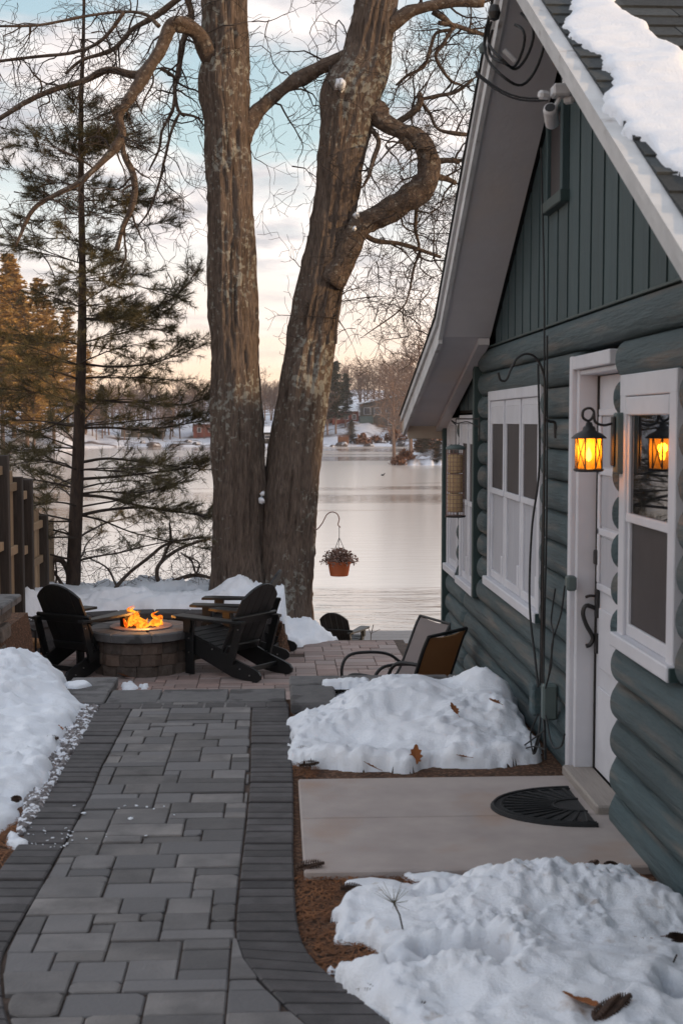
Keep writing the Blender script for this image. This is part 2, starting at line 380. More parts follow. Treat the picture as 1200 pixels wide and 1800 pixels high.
M['limb'] = mat('limb_bark', (.16, .118, .092), .92, (.055, .040, .032), 6, (3, 3, 3), bump=1, bscale=14, bdist=.03, c3=(.24, .22, .19), s3=7, t3=(.58, .7))
M['bark'] = bark_material()
def water_material():
    m = bpy.data.materials.new('lake_ice_water'); m.use_nodes = True; nt = m.node_tree; N = nt.nodes; L = nt.links; p = N['Principled BSDF']
    tc = N.new('ShaderNodeTexCoord')
    # bands of thin ice and open water, drawn out across the view
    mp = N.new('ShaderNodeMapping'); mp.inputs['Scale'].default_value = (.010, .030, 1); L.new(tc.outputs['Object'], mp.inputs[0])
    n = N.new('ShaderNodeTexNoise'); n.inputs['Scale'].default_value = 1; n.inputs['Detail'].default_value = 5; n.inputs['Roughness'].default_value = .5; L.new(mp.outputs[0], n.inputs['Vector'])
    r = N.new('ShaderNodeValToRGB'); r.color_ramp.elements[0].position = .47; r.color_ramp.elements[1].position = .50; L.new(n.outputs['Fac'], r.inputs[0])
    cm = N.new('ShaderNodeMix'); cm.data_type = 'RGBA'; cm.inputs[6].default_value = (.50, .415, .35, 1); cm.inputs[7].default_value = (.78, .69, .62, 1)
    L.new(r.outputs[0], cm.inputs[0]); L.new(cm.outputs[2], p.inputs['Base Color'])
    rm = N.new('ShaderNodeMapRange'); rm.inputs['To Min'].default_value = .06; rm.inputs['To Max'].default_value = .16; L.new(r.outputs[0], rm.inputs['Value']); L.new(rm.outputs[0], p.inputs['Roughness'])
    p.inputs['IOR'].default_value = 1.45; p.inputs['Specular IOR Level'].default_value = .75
    mp2 = N.new('ShaderNodeMapping'); mp2.inputs['Scale'].default_value = (.5, 1.6, 1); L.new(tc.outputs['Object'], mp2.inputs[0])
    w1 = N.new('ShaderNodeTexNoise'); w1.inputs['Scale'].default_value = 1.1; w1.inputs['Detail'].default_value = 4; w1.inputs['Distortion'].default_value = .5; L.new(mp2.outputs[0], w1.inputs['Vector'])
    bs = N.new('ShaderNodeMapRange'); bs.inputs['To Min'].default_value = .11; bs.inputs['To Max'].default_value = .045; L.new(r.outputs[0], bs.inputs['Value'])
    b = N.new('ShaderNodeBump'); b.inputs['Distance'].default_value = .35; L.new(bs.outputs[0], b.inputs['Strength']); L.new(w1.outputs['Fac'], b.inputs['Height']); L.new(b.outputs[0], p.inputs['Normal'])
    return m
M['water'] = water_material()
# ================================================================== GROUND, LAKE, SHORES
ZP = -0.8            # patio level
ZL = -3.3            # lake level
PIT = (-1.33, 13.25)
def terrain(x, y):
    x = np.asarray(x, float); y = np.asarray(y, float)
    d = np.hypot(x - PIT[0], y - PIT[1])
    z = np.full(np.broadcast(x, y).shape, -.022)
    low = (y > 8.15) & ((x > -2.2) | (y > 12.0))
    z = np.where(low, ZP - .06, z)
    bank = ((d > 1.62) & (y > 13.0) & (x < .1)) | ((x < -2.62) & (y > 12.0))
    z = np.where(bank, -.50, z)
    z = np.where((x < -2.62) & (y > 12.0), -.50 + .35 * sstep(-2.7, -3.6, x), z)
    yb = 15.0 + 2.0 * sstep(.9, -.6, x)
    s = np.clip((y - yb) / np.maximum(25.5 - yb, 1), 0, 1.25)
    z = z + (ZL - .1 - z) * (s * (2.0 - s) * .35 + s * .65) + .06 * (fbm(x * .9, y * .9) - .5) * (y > 15)
    return z
xs = np.concatenate([np.arange(-30, -5, .8), np.arange(-5, 3, .11), np.arange(3, 30, .8)]); ys = np.concatenate([np.arange(-14, 2, .8), np.arange(2, 18, .11), np.arange(18, 31, .5)])
X, Y = np.meshgrid(xs, ys); Z = terrain(X, Y)
def grid_mesh(X, Y, Z, keep=None):
    ny, nx = X.shape; m = MB(); m.v = list(map(tuple, np.stack([X, Y, Z], -1).reshape(-1, 3)))
    i, j = np.meshgrid(np.arange(ny - 1), np.arange(nx - 1), indexing='ij')
    q = np.stack([i * nx + j, i * nx + j + 1, (i + 1) * nx + j + 1, (i + 1) * nx + j], -1).reshape(-1, 4)
    if keep is not None:
        k = keep.reshape(-1); q = q[k[q].all(1)]
        used = np.unique(q); re = np.full(nx * ny, -1); re[used] = np.arange(len(used)); q = re[q]; m.v = [m.v[u] for u in used]
    m.f = list(map(tuple, q.tolist())); return m
tag(grid_mesh(X, Y, Z).build('ground', M['soil'], smooth=False), kind='structure')
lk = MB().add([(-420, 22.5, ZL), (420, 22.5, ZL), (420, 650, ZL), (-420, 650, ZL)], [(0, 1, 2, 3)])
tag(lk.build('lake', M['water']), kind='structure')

# far shore: one snowy rising terrain round the lake
shore_px = [-900, -300, 0, 100, 150, 220, 300, 450, 600, 700, 800, 900, 1200, 1800]
shore_d = [150, 190, 209, 214, 250, 266, 268, 268, 268, 272, 262, 240, 215, 180]
def shore_dist(px): return np.interp(px, shore_px, shore_d)
def far_ground(px, t):
    """t metres behind the waterline"""
    px = np.asarray(px, float); t = np.asarray(t, float)
    h = 1.0 * sstep(-1, 3, t) + 5 * sstep(0, 60, t) + 10 * sstep(50, 260, t) + 1.4 * (fbm(px * .03, t * .09) - .5) * sstep(0, 12, t)
    h = h + 2.5 * sstep(10, 40, t) * np.exp(-((px - 640) / 60) ** 2)
    return ZL - .6 + h
def far_pt(px, t):
    d = ray(px, 742); y = float(shore_dist(px)) + t; q = O + d * (y / d.y)
    return Vector((q.x, y, float(far_ground(px, t))))
pxs = np.arange(-900, 1801, 6.0); ts = np.concatenate([np.arange(-4, 40, 1.5), np.arange(40, 320, 10)])
PX, T = np.meshgrid(pxs, ts); dd = np.array([[*ray(p, 742)] for p in pxs]); Yf = shore_dist(PX) + T + 3 * (fbm(PX * .06, PX * 0) - .5)
Xf = dd[None, :, 0] / dd[None, :, 1] * Yf
tag(grid_mesh(Xf, Yf, far_ground(PX, T)).build('far_shore', M['far_snow'], smooth=True), kind='structure')
# low wooded point on the right
def point_ground(px, t):
    return ZL - .5 + 1.0 * sstep(0, 3, t) * sstep(684, 712, px) + (1.6 * sstep(4, 18, t)) * sstep(715, 790, px) + .8 * (fbm(px * .12, t * .3) - .5) * sstep(0, 2, t) * sstep(690, 700, px) - 3 * sstep(38, 60, t)
def point_pt(px, t):
    d = ray(px, 742); y = 150 + t; q = O + d * (y / d.y); return Vector((q.x, y, float(point_ground(px, t))))
pxs = np.arange(676, 1300, 2.0); ts = np.arange(-2, 62, .8); PX, T = np.meshgrid(pxs, ts); dd = np.array([[*ray(p, 742)] for p in pxs]); Yf = 150 + T
tag(grid_mesh(dd[None, :, 0] / dd[None, :, 1] * Yf, Yf, point_ground(PX, T)).build('wooded_point', M['far_snow'], smooth=True), kind='structure')

# ------------------------------------------------------------------ snow
def poly_dist(px, py, poly):
    """signed distance, positive inside"""
    P = np.array(poly, float); n = len(P); d = np.full(px.shape, 1e9); ins = np.zeros(px.shape, bool)
    for i in range(n):
        a, b = P[i], P[(i + 1) % n]; e = b - a
        t = np.clip(((px - a[0]) * e[0] + (py - a[1]) * e[1]) / (e @ e + 1e-12), 0, 1)
        d = np.minimum(d, np.hypot(px - a[0] - t * e[0], py - a[1] - t * e[1]))
        c = ((a[1] > py) != (b[1] > py)) & (px < (b[0] - a[0]) * (py - a[1]) / (b[1] - a[1] + 1e-12) + a[0]); ins ^= c
    return np.where(ins, d, -d)
def snow_mesh(poly, base, hf, res=.022, edge=.12, rough=.05, seed=0, lump=.05, lscale=6.0, clump=.014, hole=0):
    P = np.array(poly); x0, y0 = P.min(0) - .1; x1, y1 = P.max(0) + .1
    X, Y = np.meshgrid(np.arange(x0, x1, res), np.arange(y0, y1, res))
    d = poly_dist(X, Y, poly) + rough * 2 * (fbm(X * 5 + seed, Y * 5, seed, 4) - .5) + rough * .8 * (fbm(X * 17 + seed, Y * 17, seed, 2) - .5)
    if hole: d = np.minimum(d, (fbm(X * 3.3 + 70, Y * 3.3, seed, 4) - hole) * .55)
    e = np.sqrt(np.clip(d / edge, 0, 1) * (2 - np.clip(d / edge, 0, 1)))
    b1 = np.abs(fbm(X * lscale * .5 + 31 + seed, Y * lscale * .5, seed, 3) - .5) * 2
    b2 = np.abs(fbm(X * lscale * 1.6 + seed, Y * lscale * 1.6 + 5, seed, 3) - .5) * 2
    h = hf(X, Y) * e + e * lump * (1.1 - 1.6 * b1 - .8 * b2)
    cr = fbm(X * 21 + seed, Y * 21, seed, 3); mk = .25 + 1.5 * sstep(.45, .65, fbm(X * 3.1 + 9, Y * 3.1, seed + 4, 2)); h = h + e * clump * mk * (.8 - np.abs(cr - .5) * 4) + e * clump * mk * .6 * (vnoise(X * 55, Y * 55, seed) - .5)
    Z = base(X, Y) + np.where(d > 0, np.maximum(h, .006), -.03)
    return grid_mesh(X, Y, Z, d > -res * 1.6)
def g2(pts, z=0.0): return [tuple(on_z(px, py, z))[:2] for px, py in pts]
def snow_thing(poly, base, hf, label, group='snow heaps left around the yard', m='snow', **k):
    o = snow_mesh(poly, base, hf, **k).build('snow_pile', M[m], smooth=True); return tag(o, label, 'snow pile', group)
def gauss(x, y, cx, cy, sx, sy): return np.exp(-((x - cx) / sx) ** 2 - ((y - cy) / sy) ** 2)

# near bed, right of the walk
near_poly = g2([(566, 1610), (590, 1578), (640, 1562), (690, 1552), (760, 1560), (830, 1545), (890, 1522), (1010, 1528), (1045, 1560), (1100, 1545), (1165, 1590), (1215, 1620), (1260, 1800), (1300, 1990), (900, 2000), (740, 1900), (675, 1800), (640, 1755), (565, 1715), (600, 1690), (680, 1668), (640, 1655), (585, 1640)])
def near_h(x, y):
    a, b = on_z(920, 1600), on_z(1110, 1600); c = on_z(800, 1720)
    return .03 + .10 * gauss(x, y, a.x, a.y, .30, .22) + .06 * gauss(x, y, b.x, b.y, .25, .22) + .07 * gauss(x, y, c.x, c.y, .5, .3) + .05 * gauss(x, y, 1.1, 3.5, .5, .5)
flat0 = lambda x, y: np.full(x.shape, -.024)
snow_thing(near_poly, flat0, near_h, 'lumpy snow patch in the near bed below the concrete slab, with pine cones on it', m='snow_dirty', res=.011, edge=.075, rough=.085, lump=.042, lscale=5, seed=3, hole=.35)
frag = [[(600, 1545), (650, 1535), (700, 1540), (720, 1552), (650, 1560), (610, 1562)], [(700, 1530), (790, 1532), (840, 1540), (800, 1552), (720, 1545)]]
for i, f in enumerate(frag):
    snow_thing(g2(f), flat0, lambda x, y: np.full(x.shape, .018), ('thin melting snow scrap on brown soil close to the walk, left of two' if i == 0 else 'thin melting snow scrap on brown soil along the slab edge, right of two'), res=.01, edge=.04, rough=.02, lump=.01, clump=.006, seed=20 + i)
# middle bed between the slab and the cap wall
mid_poly = g2([(514, 1338), (514, 1270), (545, 1262), (585, 1255), (592, 1215), (690, 1212), (840, 1212), (905, 1232), (945, 1330), (930, 1338), (840, 1342), (720, 1350), (600, 1352)])
def mid_h(x, y):
    a, b, c = on_z(745, 1265), on_z(850, 1262), on_z(640, 1270)
    return .04 + .19 * gauss(x, y, a.x, a.y + .05, .26, .40) + .18 * gauss(x, y, b.x + .02, b.y, .17, .45) + .10 * gauss(x, y, c.x, c.y, .2, .4) + .06 * gauss(x, y, 1.0, 6.9, .4, .3)
snow_thing(mid_poly, flat0, mid_h, 'big mounded snow heap in the bed between concrete slab and low cap wall', res=.016, edge=.09, rough=.09, lump=.065, lscale=4.5, seed=5)
# left side
left_poly = g2([(150, 1243), (128, 1275), (110, 1310), (88, 1345), (95, 1372), (70, 1385), (45, 1405), (40, 1432), (10, 1448), (-30, 1480), (-160, 1560), (-420, 1560), (-330, 1330), (-160, 1210), (-60, 1178), (0, 1170), (60, 1172), (100, 1190), (122, 1222)])
def left_h(x, y):
    a, b, c = on_z(50, 1215), on_z(100, 1228), on_z(-40, 1230)
    return .04 + .11 * gauss(x, y, a.x - .12, a.y, .26, .55) + .03 * gauss(x, y, b.x, b.y, .14, .3) + .10 * gauss(x, y, c.x, c.y, .4, .7) + .06 * sstep(-1.7, -3, x)
snow_thing(left_poly, flat0, left_h, 'long snow heap on the left beside the stone wall and gravel strip', res=.02, edge=.14, rough=.06, lump=.07, lscale=4.5, seed=9)
for i, f in enumerate([[(10, 1478), (18, 1462), (45, 1472), (52, 1482), (25, 1490)], ]):
    snow_thing(g2(f), flat0, lambda x, y: np.full(x.shape, .03), 'small loose clump of snow at the walk edge on the far left', res=.012, edge=.05, rough=.03, lump=.02, seed=40)
# bank behind the fire pit
bank_poly = [(-4.2, 12.6), (-3.0, 12.9), (-2.75, 14.1), (-2.45, 14.68), (-1.9, 14.97), (-1.33, 15.06), (-.8, 14.98), (-.3, 14.72), (.08, 14.42), (.28, 14.5), (.62, 14.75), (.72, 15.1), (.45, 15.8), (.15, 16.8), (-.6, 17.6), (-2, 17.4), (-4.4, 17.2)]
def bank_base(x, y): return np.maximum(terrain(x, y), -1.2)
def bank_h(x, y):
    return .06 + .20 * gauss(x, y, -.42, 15.3, .30, .40) + .08 * gauss(x, y, .0, 15.05, .28, .4) + .20 * gauss(x, y, -2.75, 14.6, .30, .55) + .07 * gauss(x, y, -1.9, 15.3, .3, .3) + .10 * gauss(x, y, .38, 14.9, .25, .3)
snow_thing(bank_poly, bank_base, bank_h, 'snow bank heaped behind the fire pit around the twin trunks', res=.03, edge=.5, rough=.10, lump=.15, lscale=3.0, seed=12, clump=.03)
for i, (f, lab) in enumerate([([(215, 1203), (232, 1200), (245, 1210), (228, 1220), (212, 1214)], 'small snow remnant on the patio bricks just past the steps'), ([(245, 1206), (262, 1205), (262, 1212), (246, 1213)], 'tiny snow scrap on patio bricks right of the step cap')]):
    snow_thing(g2(f, ZP), lambda x, y: np.full(x.shape, ZP - .005), lambda x, y: np.full(x.shape, .02), lab, res=.015, edge=.05, rough=.03, lump=.01, seed=50 + i)
snow_thing(g2([(115, 1200), (150, 1198), (163, 1203), (140, 1208), (118, 1207)], .03), lambda x, y: np.full(x.shape, .02), lambda x, y: np.full(x.shape, .02), 'streak of snow lying on the left step cap stone', res=.012, edge=.04, rough=.02, lump=.01, seed=60)
snow_thing(g2([(565, 1196), (655, 1196), (650, 1201), (570, 1202)], .11), lambda x, y: np.full(x.shape, .105), lambda x, y: np.full(x.shape, .02), 'thin line of snow along the low cap wall right of the steps', res=.012, edge=.05, rough=.02, lump=.01, seed=61)

# ================================================================== FRONT WALK
def gc(pts): return np.array([tuple(on_z(px, py))[:2] for px, py in pts])
IL = curve_pts(gc([(236, 1236), (200, 1307), (177, 1350), (157, 1400), (112, 1485), (65, 1570), (25, 1640), (5, 1680), (2, 1712), (5, 1750), (18, 1800), (60, 1900), (160, 2060), (330, 2240)]), 8)
IR = curve_pts(gc([(443, 1236), (441, 1300), (440, 1360), (434, 1440), (425, 1515), (415, 1630), (425, 1680), (460, 1725), (505, 1770), (540, 1800), (660, 1900), (860, 2060), (1110, 2240)]), 8)
OL = curve_pts(gc([(175, 1236), (135, 1307), (112, 1350), (80, 1400), (30, 1485), (-30, 1570), (-75, 1640), (-98, 1680), (-105, 1712), (-105, 1750), (-95, 1800), (-60, 1900), (20, 2060), (160, 2240)]), 8)
ORr = curve_pts(gc([(508, 1236), (511, 1300), (515, 1360), (516, 1440), (516, 1515), (525, 1630), (555, 1690), (604, 1730), (655, 1770), (692, 1800), (840, 1900), (1060, 2060), (1330, 2240)]), 8)
# joint-sand bed follows the walk exactly
def resample(C, n): t = np.linspace(0, 1, len(C)); u = np.linspace(0, 1, n); return np.stack([np.interp(u, t, C[:, 0]), np.interp(u, t, C[:, 1])], 1)
nb = 100; A_, B_ = resample(OL, nb), resample(ORr, nb)
wb = MB(); wb.add([(*p, -.014) for p in A_] + [(*p, -.014) for p in B_], [(i, i + 1, nb + i + 1, nb + i) for i in range(nb - 1)])
walk = tag(wb.build('front_walk', M['bed']), kind='structure')
def walk_along(A, B, step, lab=None):
    """rectangular border pavers laid across between curve A and curve B"""
    L = np.concatenate([[0], np.cumsum(np.linalg.norm(np.diff((A + B) / 2, axis=0), axis=1))]); n = int(L[-1] / step); rng = random.Random(3)
    def at(C, s): return np.array([np.interp(s, L, C[:, 0]), np.interp(s, L, C[:, 1])])
    for k in range(n):
        s0, s1 = k * step + .002 + rng.uniform(0, .003), (k + 1) * step - .003 - rng.uniform(0, .003)
        q = [at(A, s0), at(B, s0), at(B, s1), at(A, s1)]
        c = sum(q) / 4; q = [c + (p - c) * (.985, .99)[0] for p in q]
        dz = rng.uniform(-.005, .003)
        MB().prism([tuple(p) for p in q], -.05, .002 + dz, .005).build('border_paver', M['border'], walk)
walk_along(OL, IL, .083); walk_along(IR, ORr, .083)
# ashlar field
def clip_half(poly, a, b):
    out = []; n = len(poly); nx, ny = -(b[1] - a[1]), b[0] - a[0]
    f = lambda p: (p[0] - a[0]) * nx + (p[1] - a[1]) * ny
    for i in range(n):
        p, q = poly[i], poly[(i + 1) % n]; fp, fq = f(p), f(q)
        if fp >= 0: out.append(p)
        if fp * fq < 0: t = fp / (fp - fq); out.append((p[0] + t * (q[0] - p[0]), p[1] + t * (q[1] - p[1])))
    return out
def curve_x(C, y):
    i = np.argsort(C[:, 1]); return float(np.interp(y, C[i, 1], C[i, 0]))
def ashlar(x0, x1, y0, y1, cx, cy, rng, sizes):
    nx, ny = int((x1 - x0) / cx), int((y1 - y0) / cy); occ = [[False] * nx for _ in range(ny)]; out = []
    for j in range(ny):
        i = 0
        while i < nx:
            if occ[j][i]: i += 1; continue
            opts = sizes[:]; rng.shuffle(opts)
            for (a, b) in opts + [(1, 1)]:
                if i + a <= nx and j + b <= ny and not any(occ[j + v][i + u] for u in range(a) for v in range(b)): break
            for u in range(a):
                for v in range(b): occ[j + v][i + u] = True
            out.append((x0 + i * cx, y0 + j * cy, a * cx, b * cy)); i += a
    return out
rng = random.Random(11)
SZ = [(4, 2), (3, 2), (3, 2), (2, 2), (4, 1), (3, 1), (2, 1), (2, 2), (5, 2)]
for (x, y, a, b) in ashlar(-1.75, 2.0, 2.9, 7.97, .080, .078, rng, SZ):
    g = .0026
    poly = [(x + g, y + g), (x + a - g, y + g), (x + a - g, y + b - g), (x + g, y + b - g)]
    for side in (0, 1):
        C = IL if side == 0 else IR; e = .006
        ya, yb = y - .05, y + b + .05
        pa = (curve_x(C, ya) + (e if side == 0 else -e), ya); pb = (curve_x(C, yb) + (e if side == 0 else -e), yb)
        poly = clip_half(poly, pb, pa) if side == 0 else clip_half(poly, pa, pb)
        if len(poly) < 3: break
    if len(poly) < 3: continue
    A = abs(sum(poly[i][0] * poly[(i + 1) % len(poly)][1] - poly[(i + 1) % len(poly)][0] * poly[i][1] for i in range(len(poly)))) / 2
    if A < .0012: continue
    q = []; n = len(poly); worn = rng.random() < .16
    for i in range(n):                  # chipped and rounded corners
        p0, p1, p2 = poly[i - 1], poly[i], poly[(i + 1) % n]
        l0, l2 = math.dist(p0, p1), math.dist(p1, p2); c0 = min(rng.uniform(.001, .005) * (4.5 if worn else 1), l0 * .3, l2 * .3)
        q += [tuple(p1[k] + (p0[k] - p1[k]) * c0 / max(l0, 1e-6) for k in (0, 1)), tuple(p1[k] + (p2[k] - p1[k]) * c0 / max(l2, 1e-6) for k in (0, 1))]
    MB().prism(q, -.05, rng.uniform(-.005, .004), .0045).build('paving_stone', M['paver'], walk)
# row of header pavers and step nosing at the end
def yl(y): return on_z(485, y).y
y0, y1 = yl(1243), yl(1234.5)
for k in range(9):
    xa = -1.06 + k * .125
    MB().prism([(xa + .003, y0), (xa + .122, y0), (xa + .122, y1), (xa + .003, y1)], -.05, .003, .005).build('border_paver', M['border'], walk)

# steps down to the patio
steps = Thing('garden_steps', (-.5, 8.1, 0), 'flight of low stone steps going down from the walk to the fire pit patio', 'steps')
xl = [-1.04, -.72, -.30, .06]
for i in range(3): steps.part('nosing_stone', MB().cbx((xl[i] + .003, y1 + .006, -.10), (xl[i + 1] - .003, 8.26, .006), .008), M['cap'])
for k in range(1, 4):
    for i in range(3):
        xa = -1.03 + i * .363
        steps.part('tread_stone', MB().cbx((xa + .003, 8.26 + .34 * (k - 1), -.2 * k - .14), (xa + .36, 8.262 + .34 * k + .03, -.2 * k), .008), M['cap'])
for i in range(3): steps.part('riser_stone', MB().cbx((-1.03 + .363 * i, 8.1, -.8), (-1.03 + .363 * i + .36, 8.255, -.104), .006), M['block'])
lf = Thing('step_side_wall', (-1.2, 8.4, 0), 'low side wall with grey cap stones left of the steps, snow streak on top', 'side wall', 'low block walls beside the steps')
yy = [yl(1235), yl(1221), yl(1192)]
lf.part('cap_stone', MB().cbx((-1.345, yy[0], -.045), (-1.045, yy[1] - .004, .012), .008), M['cap'])
lf.part('cap_stone', MB().cbx((-1.345, yy[1] + .003, -.045), (-1.045, yy[2], .018), .008), M['cap'])
for r in range(4):
    for i in range(3):
        ya = 8.0 + i * .245; lf.part('block', MB().cbx((-1.33, ya + .002, -.06 - .19 * (r + 1)), (-1.06, ya + .243, -.064 - .19 * r), .012), M['block'])
rw = Thing('step_side_wall', (.5, 8.0, 0), 'low side wall with a square grey end pier and long cap running to the cabin', 'side wall', 'low block walls beside the steps')
xr = [.075, .40, .74, 1.08, 1.40]
for i in range(4): rw.part('cap_stone', MB().cbx((xr[i] + .003, 7.93, .045), (xr[i + 1] - .003, 8.19, .10), .009), M['cap'])
for r in range(5):
    for i in range(5): rw.part('block', MB().cbx((.09 + .26 * i, 7.98, .04 - .17 * (r + 1)), (.09 + .26 * i + .256, 8.16, .041 - .17 * r), .012), M['block'])
rw.part('pier_cap', MB().cbx((.08, 7.40, .03), (.35, 7.925, .095), .012), M['cap'])
rw.part('pier_block', MB().cbx((.095, 7.43, -.1), (.335, 7.92, .027), .012), M['block'])

# concrete slab
sm = MB()
ya, yj, yb = on_z(560, 1523, .03).y, on_z(560, 1431, .03).y, on_z(560, 1362, .03).y
sm.cbx((.10, ya, -.08), (1.475, yj - .003, .012), .007); sm.cbx((.10, yj + .003, -.08), (1.475, yb, .012), .007)
slab = tag(sm.build('door_slab', M['concrete']), kind='structure')

# ================================================================== PATIO
patio = tag(MB().box((-3.0, 8.3, ZP - .06), (1.46, 14.95, ZP - .012)).build('patio', M['bed']), kind='structure')
rng = random.Random(5); big = MB(); cand = []
for (x, y, a, b) in ashlar(-2.75, 1.42, 9.3, 14.9, .105, .105, rng, [(3, 2), (2, 2), (3, 1), (2, 1), (4, 2), (2, 1), (3, 1)]):
    d = math.hypot(x + a / 2 - PIT[0], y + b / 2 - PIT[1])
    if d < .38 or (d > 1.6 and y > 13.2 and x < .1): continue
    cand.append((y < 11.0, x, y, a, b))
cand.sort(key=lambda q: -q[2])
for k, (_, x, y, a, b) in enumerate(cand):
    poly = [(x + .003, y + .003), (x + a - .003, y + .003), (x + a - .003, y + b - .003), (x + .003, y + b - .003)]
    if k < 298: MB().prism(poly, ZP - .05, ZP + rng.uniform(-.003, .004), .005).build('paving_brick', M['patio'], patio)
    else: big.prism(poly, ZP - .05, ZP + rng.uniform(-.003, .004), .005)
tag(big.build('paving_bricks', M['patio'], patio), kind='stuff')

cm_ = MB(); rng = random.Random(77)
for (x0, x1, y0, y1, n) in ((130, 260, 1410, 1490, 14), (40, 130, 1455, 1490, 40), (270, 310, 1415, 1440, 4)):
    for _ in range(n):
        q = on_z(rng.uniform(x0, x1), rng.uniform(y0, y1)); s_ = rng.uniform(.002, .006) * (1.7 if rng.random() < .1 else 1)
        cm_.cbox((q.x, q.y, s_ * .5), (s_ * 2.4, s_ * 1.8, s_ * .8), s_ * .35, rot=(rng.random() * .5, rng.random() * .5, rng.random() * 3))
tag(cm_.build('snow_crumbs', M['snow']), 'crumbs of snow scattered on the walk stones', kind='stuff')
# ================================================================== LOG CABIN
XW = 1.45                                   # wall face; logs bulge out to about 1.375
YN, YF = 2.05, 10.95                        # wall ends
RN = .095
def roof_z(y):
    if y >= 8.7: return 2.39 - .26 * (y - 8.7)
    if y >= 6.23: return 7.61 - .6 * y
    if y >= 3.2: return RN + .606 * y
    return RN + 1.939 - .26 * (3.2 - y)
XO, XI = 1.05, 13.0  # unseen depth stretched so the cabin shades the yard from low sun
cabin = Thing('log_cabin', (1.5, 6.5, 0), 'dark green log cabin with white trimmed windows, white door and snow on its steep roof', 'cabin')
W1 = (4.60, 5.366, .82, 1.89); DR = (5.475, 6.19, .0, 2.0); W2 = (7.02, 8.75, .66, 1.90); W3 = (9.31, 10.12, .50, 1.75); W4 = (10.20, 10.87, .52, 1.73)
OPEN = [W1, DR, W2, W3, W4]
rng = random.Random(2)
def log_mesh(y0, y1, zc, h=.16):
    L = y1 - y0; n = max(3, int(L / .07)); m = MB(); na = 10; vs = []; sd = rng.uniform(0, 99)
    ys = [y0 + L * (i / (n - 1)) for i in range(n)]
    for i, y in enumerate(ys):
        e = min(y - y0, y1 - y); rd = 1 - .5 * max(0, 1 - e / .035) ** 2 if e < .035 else 1
        rr = .071 * rd * (1 + .07 * (float(vnoise(y * 2.1, zc * 9, sd)) - .5) + .05 * (float(vnoise(y * 9, zc * 9, sd)) - .5))
        dz = .006 * (float(vnoise(y * 1.1 + 7, zc * 9, sd)) - .5)
        vs.append((XW + .08, y, zc - h / 2 * .995))
        for k in range(na + 1):
            a = -math.pi / 2 + math.pi * k / na
            vs.append((XW - rr * math.cos(a) ** .7 if k not in (0, na) else XW, y, zc + dz * math.cos(a) + h / 2 * .995 * math.sin(a)))
        vs.append((XW + .08, y, zc + h / 2 * .995))
    q = na + 3; fs = []
    for i in range(n - 1):
        for j in range(q - 1): fs.append((i * q + j, (i + 1) * q + j, (i + 1) * q + j + 1, i * q + j + 1))
    fs.append(tuple(range(q))); fs.append(tuple((n - 1) * q + j for j in range(q))[::-1])
    return m.add(vs, fs)
rows = 20
for k in range(rows):
    zc = 2.2 - .08 - .16 * k
    if zc < -.95: break
    iv = [[YN, 9.195], [9.27, 9.80], [9.83, YF - .06]] if zc > .5 else [[YN, 9.80], [9.83, YF - .06]]
    if zc > 2.2 - .16 * 3: iv = [i for i in iv if True]
    for (a, b, lo, hi) in OPEN:
        if zc + .045 < lo or zc - .045 > hi: continue
        nx = []
        for s, e in iv:
            if b <= s or a >= e: nx.append([s, e]); continue
            if a - s > .03: nx.append([s, a])
            if e - b > .03: nx.append([b, e])
        iv = nx
    for s, e in iv:
        while s < 3.4 and roof_z(s) - .10 < zc + .08: s += .05
        if e - s < .05: continue
        if s >= 9.2 and zc > 1.72: continue
        lm = log_mesh(s + .002, e - .002, zc)
        cabin.part('log', lm, M['log'], smooth=True)
cabin.part('foundation', MB().box((XW + .0, YN, -1.3), (XW + .1, YF, -.1)).box((XW + .03, YN, -.94), (XW + .1, YF, .05)), M['concrete'])
# rest of the house: far end, near end, back, run extra deep out of view to block sun
hb = MB()
hb.box((XW + .081, YF - .1, -1.3), (XI - .3, YF, 1.75)); hb.box((XW + .081, YN, -.3), (XI - .3, YN + .1, 1.66)); hb.box((XI - .4, YN + .1, -.3), (XI - .3, YF - .1, 3.0))
cabin.part('end_wall', hb, M['log'])
cabin.part('corner_board', MB().cbx((XW - .085, YF - .055, -.95), (XW + .08, YF + .02, 1.76)), M['green_trim'])
cabin.part('corner_board', MB().cbx((XW - .085, 9.20, .45), (XW + .05, 9.265, 2.27)), M['green_trim'])
# vertical boards of the gable, a dark strip in each gap drawn as its shadow line
for i in range(40):
    y0 = 2.2 + .2385 * i; y1 = y0 + .2385
    z0 = 2.206 if y1 < 9.28 else 1.79
    if y0 > 10.6: break
    ya, yb_ = y0 + .019, y1 - .019
    zb = min(roof_z(y0 - .018), roof_z(y0 + .018)) - .13
    if zb > z0 + .03: cabin.part('groove_shade', MB().box((XW - .024, y0 - .0175, z0), (XW - .006, y0 + .0175, zb)), M['green_trim'])  # shade between boards put in as a darker strip
    zt = [roof_z(y) - .13 for y in (ya, yb_)]
    if ya < 6.23 < yb_: zt = [min(zt)] * 2
    if min(zt) < z0 + .02: continue
    x0, x1 = XW - .03, XW - .005
    holes = (y0 < 6.97 and y1 > 6.5)
    vs = [(x0, ya, z0), (x0, yb_, z0), (x0, yb_, zt[1]), (x0, ya, zt[0]), (x1, ya, z0), (x1, yb_, z0), (x1, yb_, zt[1]), (x1, ya, zt[0])]
    cabin.part('gable_board', MB().convex(vs, [(0, 1, 2, 3), (4, 5, 6, 7), (0, 1, 5, 4), (2, 3, 7, 6), (0, 3, 7, 4), (1, 2, 6, 5)]), M['board'])
    b0, b1 = y0 - .011, y0 + .011; zb = min(roof_z(b0), roof_z(b1)) - .13
bp = MB()
